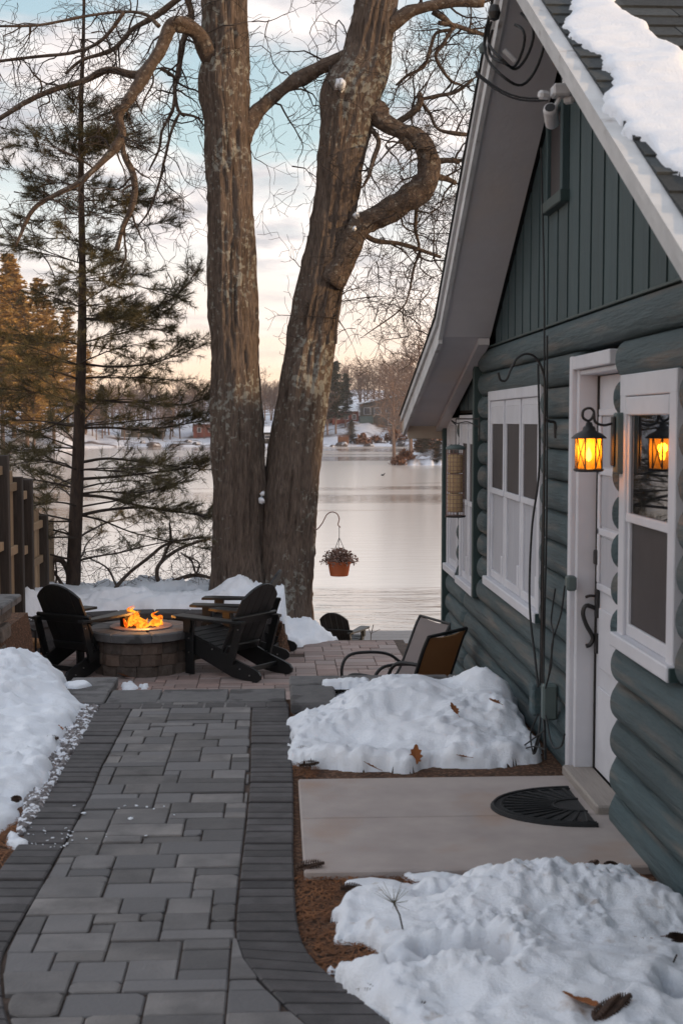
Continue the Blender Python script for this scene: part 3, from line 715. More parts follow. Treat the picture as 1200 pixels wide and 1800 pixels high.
for pl in (((3.75, 2.17), (8.9, 2.17), (8.7, 2.25), (6.23, 3.73), (3.75, 2.22)), ((9.2, 1.77), (10.5, 1.77), (10.5, 1.785), (9.2, 2.12))):
    bp.prism(pl, 0, .05, M=Matrix(((0, 0, 1, XW), (1, 0, 0, 0), (0, 1, 0, 0), (0, 0, 0, 1))))
cabin.part('gable_backing', bp, M['doorline'])
cabin.part('ledger_board', MB().cbx((XW - .045, 3.6, 2.201), (XW - .002, 9.12, 2.214), .003), M['green_trim'])

# ---- windows
def window(op, lites, shade, upper='screen', proud=1.393, right_hidden=False):
    y0, y1, z0, z1 = op; c = .06; xf, xb = proud, XW + .07; c = .085 if lites == 1 and upper == 'glass' else c
    f = MB()
    f.cbx((xf, y0, z0), (xb, y0 + c, z1), .004); f.cbx((xf, y1 - c, z0), (xb, y1, z1), .004); f.cbx((xf - .001, y0 - .001, z1 - c), (xb, y1 + .001, z1 + .003), .004)
    win = cabin.part('window', f, M['white'])
    cabin.part('window_sill', MB().cbx((xf - .028, y0 - .02, z0 - .055), (xb, y1 + .02, z0 + .004), .006), M['white'], win)
    cabin.part('sill_end', MB().cbx((xf - .02, y0 - .034, z0 - .052), (xb, y0 - .021, z0), .003), M['green_trim'], win)
    w = (y1 - y0 - 2 * c); n = lites; mul = .05; lw = (w - mul * (n - 1)) / n; xs = 1.402
    for i in range(n):
        a = y0 + c + i * (lw + mul); b = a + lw
        if i: cabin.part('mullion', MB().cbx((xf + .018, a - mul + .002, z0), (xb, a - .002, z1 - c - .002), .004), M['white'], win)
        zt, zb = z1 - c - .002, z0 + .005; zm = zb + (zt - zb) * .5; s = .03
        up = MB(); up.cbx((xs, a + .002, zm - .018), (xs + .04, a + s, zt), .003); up.cbx((xs, b - s, zm - .018), (xs + .04, b - .002, zt), .003); up.cbx((xs + .001, a + s - .002, zt - s - .01), (xs + .038, b - s + .002, zt), .003); up.cbx((xs - .004, a + .004, zm - .02), (xs + .03, b - .004, zm + .016), .003)
        cabin.part('upper_sash', up, M['white'], win)
        lo = MB(); lo.cbx((xs + .006, a + .002, zb), (xs + .05, a + s, zm), .003); lo.cbx((xs + .006, b - s, zb), (xs + .05, b - .002, zm), .003); lo.cbx((xs + .007, a + s - .002, zb), (xs + .049, b - s + .002, zb + .05), .003)
        cabin.part('lower_sash', lo, M['white'], win)
        cabin.part('upper_pane', MB().box((xs + .010, a + s - .003, zm), (xs + .016, b - s + .003, zt - s)), M['glass' if upper == 'glass' else 'screen'], win)
        cabin.part('lower_pane', MB().box((xs + .018, a + s - .003, zb + .03), (xs + .022, b - s + .003, zm)), M['screen' if shade == 'screen' else 'curtain'], win)
        if shade == 'curtain':
            cm = MB(); cm.cbx((xs + .002, a + s, zt - .15), (xs + .0095, b - s, zt - s), .002); cabin.part('roller_shade', cm, M['pull'], win)
            cabin.part('sash_lift', MB().cbx((xs + .002, a + s + .01, zb + .05), (xs + .017, a + s + .06, zb + .18), .003), M['white'], win)
        else:
            cabin.part('roller_shade', MB().cbx((xs - .01, a + .005, zt - .075), (xs + .03, b - .005, zt - .002), .004), M['white'], win)
    return win
window(W1, 1, 'screen', 'glass'); window(W2, 3, 'curtain'); window(W3, 2, 'curtain'); window(W4, 1, 'curtain')
# small gable window
gy0, gy1, gz0, gz1 = 6.52, 6.93, 2.83, 3.32
gw = cabin.part('gable_window', MB().cbx((XW - .06, gy0, gz0), (XW - .02, gy0 + .05, gz1)).cbx((XW - .06, gy1 - .05, gz0), (XW - .02, gy1, gz1)).cbx((XW - .062, gy0 + .05, gz1 - .05), (XW - .02, gy1 - .05, gz1)), M['board'])
cabin.part('pane', MB().cbx((XW - .04, gy0 + .05, gz0 + .03), (XW - .031, gy1 - .05, gz1 - .05), .001), M['screen'], gw)
cabin.part('window_sill', MB().cbx((XW - .075, gy0 - .03, gz0 - .04), (XW - .02, gy1 + .03, gz0 + .02), .005), M['green_trim'], gw)

# ---- door (set back in the wall)
y0, y1, z0, z1 = DR; xd = 1.49
door = cabin.part('door', MB().cbx((xd, y0 - .06, .05), (xd + .045, y1 - .085, z1 - .085), .004), M['white'])
df = MB().cbx((1.372, y1 - .028, .012), (1.43, y1 + .03, z1 + .01), .004).cbx((1.395, y1 - .075, .014), (1.535, y1 - .029, z1 - .005), .004).cbx((1.372, y0 - .005, z1 - .055), (1.432, y1 - .029, z1 + .008), .004).cbx((1.40, y0 - .05, z1 - .08), (1.535, y1 - .076, z1 - .057), .004)
cabin.part('door_frame', df, M['white'])
cabin.part('weatherstrip', MB().cbx((xd - .008, y1 - .094, .05), (xd + .03, y1 - .0765, z1 - .085), .002), M['doorline'], door)
cabin.part('threshold', MB().cbx((1.345, y0 + .0, -.0), (1.54, y1 - .03, .05), .008), M['sillwood'])
yR = y1 - .125
for zc in (1.05, 1.33, 1.61):
    cabin.part('door_lite', MB().cbx((xd - .004, yR - .40, zc - .115), (xd + .002, yR - .04, zc + .115), .001), M['curtain'], door)
for zc in (.93, 1.19, 1.47, 1.745):
    cabin.part('glazing_bar', MB().cbx((xd - .014, yR - .43, zc - .016), (xd - .001, yR - .005, zc + .016), .004), M['white'], door)
cabin.part('glazing_stile', MB().cbx((xd - .014, yR - .036, .947), (xd - .001, yR - .002, 1.728), .004), M['white'], door)
for (za, zb) in ((.16, .46), (.55, .83)):
    cabin.part('door_panel', MB().cbx((xd - .010, yR - .40, za), (xd - .001, yR - .04, zb), .008), M['white'], door)
hd = MB(); yh = y1 - .115; xh = xd - .006
hz0, hz1 = on_x(1040, 1140, 1.45).z, on_x(1040, 1075, 1.45).z
hd.cbx((xh - .01, yh - .035, hz1 - .05), (xh + .004, yh + .012, hz1 + .085), .003); hd.cbx((xh - .01, yh - .03, hz0 - .05), (xh + .004, yh + .012, hz0 + .045), .003)
hd.tube(curve_pts([(xh, yh, hz1 - .01), (xh - .05, yh, hz1 + .005), (xh - .066, yh, hz1 - .03), (xh - .05, yh, (hz0 + hz1) / 2), (xh - .018, yh, hz0 + .025), (xh - .03, yh, hz0 - .01), (xh - .05, yh, hz0 - .018)], 6), .0105, 8)
hd.tube(curve_pts([(xh, yh, hz1 + .05), (xh - .035, yh, hz1 + .052), (xh - .055, yh, hz1 + .045)], 5), .007, 6)
cabin.part('door_handle', hd, M['iron'], door, smooth=False)
hz = on_x(1040, 985, 1.45).z; cabin.part('deadbolt', MB().cbx((xh - .02, yh - .03, hz - .035), (xh + .004, yh + .01, hz + .035), .006), M['iron'], door)

# ---- roof
def slab_yz(m, segs, x0, x1, t):
    for (ya, yb) in segs:
        za, zb = roof_z(ya + 1e-6), roof_z(yb - 1e-6)
        m.convex([(x0, ya, za), (x1, ya, za), (x1, yb, zb), (x0, yb, zb), (x0, ya, za - t), (x1, ya, za - t), (x1, yb, zb - t), (x0, yb, zb - t)], [(0, 1, 2, 3), (4, 5, 6, 7), (0, 1, 5, 4), (2, 3, 7, 6), (0, 3, 7, 4), (1, 2, 6, 5)])
    return m
SEG = [(1.15, 3.2), (3.2, 6.23), (6.23, 8.7), (8.7, 11.15)]
roof = cabin.part('roof', slab_yz(MB(), SEG, XO + .03, XI, .05), M['rooftar'])
# shingle courses on the near slope: each tab its own piece
meshes = []
for L in (.26, .31, .36):
    mm = MB().convex([(0, 0, 0), (L, 0, 0), (L, .19, .002), (0, .19, .002), (0, 0, .016), (L, 0, .016), (L, .19, .005), (0, .19, .005)], [(0, 1, 2, 3), (4, 5, 6, 7), (0, 1, 5, 4), (2, 3, 7, 6), (0, 3, 7, 4), (1, 2, 6, 5)])
    me = bpy.data.meshes.new('shingle'); me.from_pydata(mm.v, [], mm.f); me.materials.append(M['shingle']); meshes.append((L, me))
sl = math.atan(.606); rng = random.Random(9); cnt = 0; rest = MB()
for r in range(24):
    v = .0 + .145 * r; y = 3.2 + v * math.cos(sl)
    if y > 6.13: break
    x = XO + .03 - rng.uniform(0, .2)
    while x < 4.6:
        L, me = rng.choice(meshes); xx = max(x, XO + .03)
        Mx = Matrix.Translation((xx, y, roof_z(y) + .002 + rng.uniform(0, .003))) @ Matrix.Rotation(sl + .0, 4, 'X') @ Matrix.Rotation(rng.uniform(-.006, .006), 4, 'Z')
        if x < 2.9 and cnt < 298 and 3.3 < y:
            o = bpy.data.objects.new('shingle', me); COL.objects.link(o); o.parent = roof; o.matrix_local = Matrix.Translation(-cabin.loc) @ Mx; cnt += 1
        else:
            rest.add([Mx @ Vector(p) for p in ((0, 0, .002), (L, 0, .002), (L, .19, .004), (0, .19, .004), (0, 0, .016), (L, 0, .016), (L, .19, .006), (0, .19, .006))], [(4, 5, 6, 7), (0, 1, 5, 4), (0, 4, 7, 3), (1, 2, 6, 5)])
        x += L + .004
cabin.part('shingles', rest, M['shingle'], roof, kind='stuff')
fm = MB(); slab_yz(fm, [(6.26, 8.7), (8.7, 11.17)], XO - .002, XI, .001)
fm.v = [(a, b, c + .012) for a, b, c in fm.v]; cabin.part('shingle_field', fm, M['shingle'], roof)
# rake boards
def rake(ya, yb, x0, x1, t0, t1, ch=0):
    za, zb = roof_z(ya + 1e-6), roof_z(yb - 1e-6)
    return MB().convex([(x0, ya, za - t0), (x1, ya, za - t0), (x1, yb, zb - t0), (x0, yb, zb - t0), (x0, ya, za - t1), (x1, ya, za - t1), (x1, yb, zb - t1), (x0, yb, zb - t1)], [(0, 1, 2, 3), (4, 5, 6, 7), (0, 1, 5, 4), (2, 3, 7, 6), (0, 3, 7, 4), (1, 2, 6, 5)])
for (ya, yb) in SEG:
    d = .17 if yb > 8.8 else (.145 if ya > 6 else .115)
    cabin.part('rake_board', rake(ya, yb, XO, XO + .026, .012, d), M['white_worn'])
    cabin.part('rake_trim', rake(ya, yb, XO - .018, XO - .001, .0, .05), M['white_worn'])
    cabin.part('drip_edge', rake(ya, yb, XO - .03, XO + .05, -.006, -.0005), M['rooftar'] if ya > 6 else M['white_worn'])
    cabin.part('soffit', rake(ya, yb, XO + .027, XW - .052, .11, .125), M['soffit'])
cabin.part('soffit_trim', rake(8.72, 11.0, XW - .13, XW - .055, .127, .17), M['soffit'])
cabin.part('eave_board', MB().cbx((XO + .03, 11.0, 1.56), (XI, 11.03, 1.71), .004).cbx((XO - .002, 11.04, 1.62), (XO + .08, 11.17, 1.76), .004), M['beige'])
cabin.part('eave_fascia', MB().cbx((XO, 11.152, 1.62), (XI, 11.175, 1.765), .004), M['white_worn'])
# snow on the near slope
def roof_uv(px, py):
    d = ray(px, py); # plane z = .127 + .606 y
    t = (RN - CAM_Z) / (d.z - .606 * d.y); q = O + d * t; return (q.x, q.y)
rp = [roof_uv(*p) for p in [(975, -10), (1005, 55), (1035, 110), (1060, 165), (1085, 205), (1110, 240), (1140, 275), (1165, 300), (1200, 322), (1260, 360), (1290, 225), (1200, 112), (1150, 72), (1122, 45), (1075, -15), (1040, -60), (980, -60)]]
def roof_snow():
    P = np.array(rp); x0, y0 = P.min(0) - .15; x1, y1 = P.max(0) + .15; res = .014
    X, Y = np.meshgrid(np.arange(x0, x1, res), np.arange(y0, y1, res))
    fing = .08 * (vnoise(Y * 8, X * 1.5, 3) - .5) + .035 * (vnoise(Y * 22, X * 4, 5) - .5) + .10 * (fbm(X * 5, Y * 5, 4) - .5)
    d = poly_dist(X, Y, rp) + fing
    t = np.clip(d / .07, 0, 1); e = np.sqrt(t * (2 - t))
    h = .016 * e + .036 * e * (fbm(X * 3, Y * 7, 2) - .3) + .02 * e * (fbm(X * 12, Y * 24, 8) - .5)
    Z = RN + .606 * Y + np.where(d > 0, .018 + h, -.02)
    return grid_mesh(X, Y, Z, d > -res * 1.5)
tag(roof_snow().build('roof_snow', M['snow'], smooth=True), 'ragged slab of snow sliding down the dark shingle roof', 'snow patch')

cabin.o.location.x += .027
# ---- things fixed to the cabin
def p_x(px, py, x): return on_x(px, py, x)
ln = p_x(1034, 790, 1.285); Yl = ln.y
lt = Thing('wall_lantern', (1.37, Yl, ln.z), 'lit black iron wall lantern with amber glass between the door and the near window', 'lantern')
zt = on_y(1034, 768, Yl).z; zb = on_y(1034, 824, Yl).z; lx = ln.x; r = .052
amber = bpy.data.materials.new('amber_glass'); amber.use_nodes = True
def amber_nodes():
    nt = amber.node_tree; N = nt.nodes; L = nt.links; N.remove(N['Principled BSDF'])
    tr = N.new('ShaderNodeBsdfTranslucent'); tr.inputs[0].default_value = (1, .42, .04, 1)
    tp = N.new('ShaderNodeBsdfTransparent'); tp.inputs[0].default_value = (1, .50, .06, 1)
    gl = N.new('ShaderNodeBsdfGlossy'); gl.inputs['Roughness'].default_value = .12
    a = N.new('ShaderNodeMixShader'); a.inputs[0].default_value = .35; L.new(tp.outputs[0], a.inputs[1]); L.new(tr.outputs[0], a.inputs[2])
    b = N.new('ShaderNodeMixShader'); b.inputs[0].default_value = .06; L.new(a.outputs[0], b.inputs[1]); L.new(gl.outputs[0], b.inputs[2])
    L.new(b.outputs[0], N['Material Output'].inputs[0])
amber_nodes()
lt.part('backplate', MB().cbx((1.392, Yl - .030, zb - .02), (1.425, Yl + .030, zt + .10), .006), M['greybox'])
lt.part('wall_plate', MB().cbx((1.379, Yl - .021, zb + .01), (1.3915, Yl + .021, zt + .085), .005), M['iron'])
lt.part('lantern_roof', MB().lathe([(.0, .062), (.012, .06), (.016, .045), (.022, .043), (.026, .036), (.027, .028), (.03, .024), (.055, .012), (.071, -.002), (.073, -.006), (.06, -.007)], (lx, Yl, zt), 20), M['iron'], smooth=True)
lt.part('base_plate', MB().lathe([(.0, -.012), (.055, -.012), (.062, -.006), (.062, 0), (.05, .003), (0, .003)], (lx, Yl, zb), 20), M['iron'])
ca = MB()
for k in range(8):
    a = 2 * math.pi * k / 8 + .3; a2 = a + math.pi / 4; q = lambda t, z: (lx + (r + .003) * math.cos(t), Yl + (r + .003) * math.sin(t), z)
    ca.tube([q(a, zb), q(a, zt)], .0032, 4)
    if k % 2 == 0: ca.tube([q(a, zb), q((a + a2) / 2, (zb + zt) / 2), q(a2, zt)], .0022, 4); ca.tube([q(a2, zb), q((a + a2) / 2, (zb + zt) / 2), q(a, zt)], .0022, 4)
lt.part('cage', ca, M['iron'])
lt.part('amber_pane', MB().lathe([(r, zb - ln.z), (r + .002, 0), (r, zt - ln.z)], (lx, Yl, ln.z), 24), amber, smooth=True)
sc = MB()
sc.tube(curve_pts([(1.38, Yl, zt + .055), (1.345, Yl, zt + .048), (1.31, Yl, zt + .062), (lx + .018, Yl, zt + .105), (lx, Yl, zt + .118), (lx - .024, Yl, zt + .108), (lx - .026, Yl, zt + .08), (lx - .004, Yl, zt + .066), (lx + .012, Yl, zt + .078), (lx + .02, Yl, zt + .1)], 6), .006, 6)
lt.part('scroll_arm', sc, M['iron'])
bulb_m = emit('bulb_glow', (1.0, .75, .35), 14)
lt.part('bulb', MB().lathe([(.0, -.03), (.009, -.024), (.013, -.01), (.011, .006), (.005, .02), (0, .032)], (lx, Yl, (zb + zt) / 2 - .004), 12), bulb_m, smooth=True)
lamp = bpy.data.lights.new('lantern_light', 'POINT'); lamp.energy = 1.5; lamp.color = (1, .55, .16); lamp.shadow_soft_size = .02
lo = bpy.data.objects.new('lantern_light', lamp); COL.objects.link(lo); lo.parent = lt.o; lo.location = Vector((lx, Yl, (zb + zt) / 2 + .02)) - lt.loc

# security light and camera under the rake
fx = on_x(972, 170, 1.16)
sl_ = Thing('security_light', tuple(fx), 'white security camera with floodlight heads under the gable rake', 'security camera')
def fxp(px, py, x=1.16):
    q = on_y(px, py, fx.y); return q
jb = fxp(985, 160)
zr = roof_z(fx.y) - .135
sl_.part('junction_box', MB().cbox((jb.x, jb.y, jb.z), (.075, .075, .05), .008), M['whiteplastic'])
sl_.part('mount', MB().tube([(jb.x + .02, jb.y, jb.z), (jb.x + .04, jb.y, zr)], .018, 10), M['whiteplastic'])
for (px, py, rz) in ((955, 167, .3), (1000, 175, -.5)):
    q = fxp(px, py); sl_.part('floodlight_head', MB().cbox(tuple(q), (.045, .045, .036), .01, rot=(.3, 0, rz)), M['whiteplastic'])
q = fxp(968, 205); Mx = Matrix.Translation(q) @ Euler((R(62), 0, R(-18))).to_matrix().to_4x4()
cbm = MB().lathe([(0, -.055), (.022, -.054), (.029, -.045), (.03, .04), (.026, .055), (0, .056)], (0, 0, 0), 16); cbm.v = [tuple(Mx @ Vector(p)) for p in cbm.v]
cbo = sl_.part('camera_body', cbm, M['whiteplastic'], smooth=True)
ey = MB().lathe([(0, .058), (.021, .0575), (.022, .053)], (0, 0, 0), 16); ey.v = [tuple(Mx @ Vector(p)) for p in ey.v]
sl_.part('lens_face', ey, M['iron'], cbo)
sl_.part('arm', MB().tube([tuple(q + Vector((.005, 0, .02))), (jb.x, jb.y, jb.z - .02)], .009, 8), M['whiteplastic'])
# cable coils and service mast at the gable peak
cc = Thing('cable_coil', tuple(on_x(885, 130, .99)), 'loops of black service cable hanging at the gable peak', 'cable')
for (px, py, rr, s) in ((897, 62, .17, .9), (903, 70, .20, 1.05), (890, 75, .15, .8)):
    c0 = on_y(px, py, 6.05)
    pts = [(c0.x + rr * .62 * math.cos(t) * s, 6.05 + .05 * math.sin(3 * t + px) + .03 * math.sin(t), c0.z + rr * math.sin(t) * s) for t in np.linspace(-3.6, .9, 26)]
    cc.part('cable', MB().tube(pts, .0065, 6), M['cable'])
cc.part('insulator', MB().lathe([(0, -.04), (.022, -.03), (.03, 0), (.022, .03), (0, .04)], tuple(on_y(868, 22, 6.1)), 12), M['iron'])
cc.part('insulator', MB().lathe([(0, -.03), (.016, -.02), (.02, 0), (.016, .02), (0, .03)], tuple(on_y(848, 85, 6.3)), 12), M['greybox'])
cc.part('tie', MB().tube([tuple(on_y(885, 88, 6.1)), tuple(on_y(905, 108, 6.1))], .012, 6), M['whiteplastic'])
a, b = on_y(835, 125, 6.6), on_x(962, 172, 1.30)
for k in range(2):
    pts = [a.lerp(b, t) + Vector((0, 0, -.05 * math.sin(math.pi * t) - .012 * k)) for t in np.linspace(0, 1, 9)]
    cc.part('wire', MB().tube(pts, .005, 5), M['cable'])

# cables dropping to the utility boxes
ut = on_x(950, 1230, 1.36)
ub = Thing('utility_box', tuple(ut), 'grey utility boxes on the log wall with cables dropping into them', 'utility box')
q = on_x(942, 1228, 1.37); ub.part('box', MB().cbox((1.37, q.y, q.z), (.06, .10, .17), .01), M['log'])
q2 = on_x(958, 1232, 1.35); ub.part('meter_box', MB().cbox((1.365, q2.y - .02, q2.z), (.075, .06, .18), .01), M['greybox'])
q3 = on_x(995, 1025, 1.365); ub.part('outlet_box', MB().cbox((1.385, q3.y, q3.z), (.045, .06, .07), .008), M['greybox'])
def cab(pts, r=.005): ub.part('cable', MB().tube(curve_pts([tuple(on_x(px, py, x)) for px, py, x in pts], 8), r, 5), M['cable'])
cab([(950, 260, 1.40), (954, 420, 1.40), (956, 560, 1.37), (955, 800, 1.36), (951, 1000, 1.345), (950, 1110, 1.36), (948, 1205, 1.34)], .005)
cab([(945, 640, 1.37), (947, 820, 1.355), (934, 930, 1.33), (930, 1060, 1.32), (940, 1160, 1.33), (945, 1208, 1.33)], .006)
cab([(961, 590, 1.37), (960, 900, 1.355), (956, 1100, 1.36), (954, 1210, 1.34)], .005)
cab([(992, 1030, 1.35), (985, 1080, 1.35), (970, 1130, 1.345), (968, 1170, 1.34), (958, 1210, 1.33)], .0045)
cab([(975, 1035, 1.35), (968, 1090, 1.35), (972, 1120, 1.34), (963, 1190, 1.34)], .004)
cab([(950, 1255, 1.34), (946, 1290, 1.31), (935, 1330, 1.29)], .006); cab([(955, 1255, 1.34), (957, 1300, 1.33), (958, 1335, 1.33)], .008)
cab([(945, 1255, 1.33), (932, 1290, 1.30), (938, 1325, 1.28), (950, 1290, 1.3)], .0045); cab([(958, 1258, 1.33), (970, 1310, 1.32), (985, 1312, 1.32), (992, 1290, 1.33)], .0045)
cab([(900, 1325, 1.24), (935, 1300, 1.28), (955, 1285, 1.31)], .004); cab([(915, 1318, 1.26), (940, 1312, 1.28), (958, 1318, 1.3)], .004)
# shepherd hook fixed to the wall
hk = Thing('hanger_hook', tuple(on_x(957, 900, 1.30)), 'tall black iron crook hook standing against the log wall', 'hook')
pts = [tuple(on_y(px, py, 6.55)) for px, py in [(952, 1200), (954, 1000), (956, 800), (957, 690), (954, 655), (942, 630), (925, 622), (908, 630), (897, 650), (889, 668), (879, 668), (875, 655)]]
hk.part('crook', MB().tube(curve_pts(pts, 6), .0062, 6), M['iron'])
hk.part('bracket', MB().tube(curve_pts([tuple(on_y(px, py, 6.55)) for px, py in [(957, 738), (966, 741), (974, 743), (975, 758), (976, 770)]], 4), .008, 6), M['iron'])
# suet feeder on a wire bracket
sf = Thing('suet_feeder', tuple(on_y(800, 850, 8.9)), 'wire cage bird feeder stacked with pale suet cakes, hanging beside the far windows', 'bird feeder')
fc = on_y(800, 850, 8.9); ztop = on_y(800, 790, 8.9).z; zbot = on_y(800, 906, 8.9).z; fr = .062
for k in range(3):
    h = (ztop - zbot - .05) / 3; z = zbot + .02 + h * k
    sf.part('suet_cake', MB().lathe([(0, .004), (fr * .78, .004), (fr * .84, .02), (fr * .82, h * .5), (fr * .85, h - .02), (fr * .76, h - .004), (0, h - .004)], (fc.x, 8.9, z), 18), M['suet'], smooth=True)
cg = MB()
for k in range(16):
    a = 2 * math.pi * k / 16; cg.tube([(fc.x + fr * math.cos(a), 8.9 + fr * math.sin(a), zbot), (fc.x + fr * math.cos(a), 8.9 + fr * math.sin(a), ztop)], .0017, 4)
for k in range(17):
    z = zbot + (ztop - zbot) * k / 16; cg.tube([(fc.x + fr * math.cos(t), 8.9 + fr * math.sin(t), z) for t in np.linspace(0, 2 * math.pi, 19)], .0017, 4, cap=False)
sf.part('cage', cg, M['copper'])
sf.part('lid', MB().lathe([(0, .035), (.035, .03), (.06, .02), (.068, .012), (.068, 0), (0, 0)], (fc.x, 8.9, ztop), 20), M['greybox'])
sf.part('tray', MB().lathe([(0, -.012), (.07, -.012), (.072, 0), (0, 0)], (fc.x, 8.9, zbot), 20), M['iron'])
bk = MB(); e0 = (1.375, 8.83, on_x(848, 760, 1.375).z)
bk.tube([(1.375, 8.83, e0[2] - .06), (1.375, 8.83, e0[2] + .10)], .006, 5)
bk.tube([(1.375, 8.83, e0[2] + .09), (fc.x, 8.9, e0[2] + .09)], .005, 5); bk.tube(curve_pts([(1.375, 8.83, e0[2] + .03), (1.30, 8.86, e0[2] + .07), (fc.x + .01, 8.9, e0[2] + .06), (fc.x - .03, 8.9, e0[2] + .08), (fc.x, 8.9, e0[2] + .05)], 5), .004, 5)
bk.tube([(fc.x, 8.9, e0[2] + .09), (fc.x, 8.9, ztop + .03)], .003, 5)
sf.part('bracket', bk, M['iron'])

# half-round door mat
dm = Thing('door_mat', (1.2, 5.75, .012), 'black half round rubber door mat with ribbed sunburst pattern', 'door mat')
q0, q1 = on_z(1000, 1380, .03), on_z(1058, 1447, .03); yc = (q0.y + q1.y) / 2; ry = (q0.y - q1.y) / 2; xm = 1.338; rx = xm - on_z(862, 1414, .03).x
def el(s, n=28, a0=math.pi / 2, a1=3 * math.pi / 2): return [(xm + rx * s * math.cos(t), yc + ry * s * math.sin(t)) for t in np.linspace(a0, a1, n)]
dm.part('mat_base', MB().prism(el(1), .0125, .021, .003), M['rubber'])
dm.part('rim', MB().tube([(x, y, .023) for x, y in el(.965)], .007, 5), M['rubber'])
dm.part('rim', MB().tube([(x, y, .023) for x, y in el(.88)], .005, 5), M['rubber'])
for k in range(17):
    t = math.pi / 2 + math.pi * (k + .5) / 17
    dm.part('rib', MB().tube([(xm + rx * s * math.cos(t), yc + ry * s * math.sin(t), .023) for s in (.34, .6, .86)], [.004, .006, .008], 5), M['rubber'])
dm.part('rim', MB().tube([(x, y, .023) for x, y in el(.32, 14)], .005, 5), M['rubber'])
# ================================================================== FIRE PIT AND SEAT WALL
def arc_block(m, c, r0, r1, a0, a1, z0, z1, rough=0.0, seed=0, ch=.01):
    n = 3; rg = random.Random(seed); vs = []
    outer = [(r1 + rg.uniform(-1, 1) * rough - (ch if i in (0, n) else 0), a0 + (a1 - a0) * i / n) for i in range(n + 1)]
    inner = [(r0, a0 + (a1 - a0) * i / n) for i in range(n + 1)][::-1]
    poly = [(c[0] + r * math.cos(a), c[1] + r * math.sin(a)) for r, a in outer + inner]
    return m.prism(poly, z0, z1, ch)
pc = on_z(249, 1100, -.37); px_, py_ = pc.x, 13.25
pit = Thing('fire_pit', (px_, py_, ZP), 'round stacked block fire pit with smooth capstones and burning fire', 'fire pit')
rg = random.Random(4)
for r in range(3):
    nb = 14; off = .2 * r + rg.random()
    for k in range(nb):
        a0 = off + 2 * math.pi * k / nb; a1 = off + 2 * math.pi * (k + 1) / nb
        pit.part('block', arc_block(MB(), (px_, py_), .28, .485, a0 + .005, a1 - .005, ZP - .01 + .117 * r, ZP + .104 + .117 * r, .012, 100 * r + k, .012), M['block'])
for k in range(8):
    a0 = .3 + 2 * math.pi * k / 8; a1 = a0 + 2 * math.pi / 8
    m = MB(); n = 6
    poly = [(px_ + .53 * math.cos(a0 + .004 + (a1 - a0 - .008) * i / n), py_ + .53 * math.sin(a0 + .004 + (a1 - a0 - .008) * i / n)) for i in range(n + 1)] + [(px_ + .29 * math.cos(a1 - .004 - (a1 - a0 - .008) * i / n), py_ + .29 * math.sin(a1 - .004 - (a1 - a0 - .008) * i / n)) for i in range(n + 1)]
    pit.part('cap_stone', m.prism(poly, ZP + .346, ZP + .43, .014), M['cap'])
pit.part('burner_ring', MB().lathe([(.315, .434), (.312, .442), (.20, .442), (.19, .436), (.19, .40)], (px_, py_, ZP), 40), M['copper'], smooth=False)
bowl = MB().lathe([(0, .39), (.29, .39), (.29, .43)], (px_, py_, ZP), 24); pit.part('bowl', bowl, M['iron'])
lr = MB()
for k in range(46):
    a, q = rg.uniform(0, 6.28), .18 * math.sqrt(rg.random()); s = rg.uniform(.014, .034)
    lr.cbox((px_ + q * math.cos(a), py_ + q * math.sin(a), ZP + .40 + s * .6), (s * 2, s * 1.7, s * 1.6), s * .5, rot=(rg.random() * 3, rg.random() * 3, rg.random() * 3))
tag(pit.part('lava_rocks', lr, M['lava']), kind='stuff')
# flames
fm = bpy.data.materials.new('flame'); fm.use_nodes = True
def flame_nodes():
    nt = fm.node_tree; N = nt.nodes; L = nt.links; N.remove(N['Principled BSDF'])
    em = N.new('ShaderNodeEmission'); tp = N.new('ShaderNodeBsdfTransparent'); mx = N.new('ShaderNodeMixShader')
    lw = N.new('ShaderNodeLayerWeight'); lw.inputs['Blend'].default_value = .45
    tc = N.new('ShaderNodeTexCoord'); nz = N.new('ShaderNodeTexNoise'); nz.inputs['Scale'].default_value = 17; nz.inputs['Detail'].default_value = 3; nz.inputs['Distortion'].default_value = 1.2; L.new(tc.outputs['Object'], nz.inputs['Vector'])
    rp = N.new('ShaderNodeValToRGB'); rp.color_ramp.elements[0].position = .36; rp.color_ramp.elements[0].color = (1, .085, .003, 1); rp.color_ramp.elements[1].position = .64; rp.color_ramp.elements[1].color = (1, .42, .035, 1)
    L.new(nz.outputs['Fac'], rp.inputs[0]); L.new(rp.outputs[0], em.inputs['Color']); em.inputs['Strength'].default_value = 1.25
    r2 = N.new('ShaderNodeValToRGB'); r2.color_ramp.elements[0].position = .40; r2.color_ramp.elements[1].position = .85
    L.new(lw.outputs['Facing'], r2.inputs[0]); 
    n2 = N.new('ShaderNodeMapRange'); n2.inputs['From Min'].default_value = .38; n2.inputs['From Max'].default_value = .5; n2.inputs['To Min'].default_value = .55; n2.inputs['To Max'].default_value = 0; L.new(nz.outputs['Fac'], n2.inputs['Value'])
    mxm = N.new('ShaderNodeMath'); mxm.operation = 'MAXIMUM'; L.new(r2.outputs[0], mxm.inputs[0]); L.new(n2.outputs[0], mxm.inputs[1])
    L.new(mxm.outputs[0], mx.inputs[0]); L.new(em.outputs[0], mx.inputs[1]); L.new(tp.outputs[0], mx.inputs[2]); L.new(mx.outputs[0], N['Material Output'].inputs[0])
flame_nodes()
fire = Thing('fire', (px_, py_, ZP + .41), 'orange flames burning in the middle of the fire pit', 'fire')
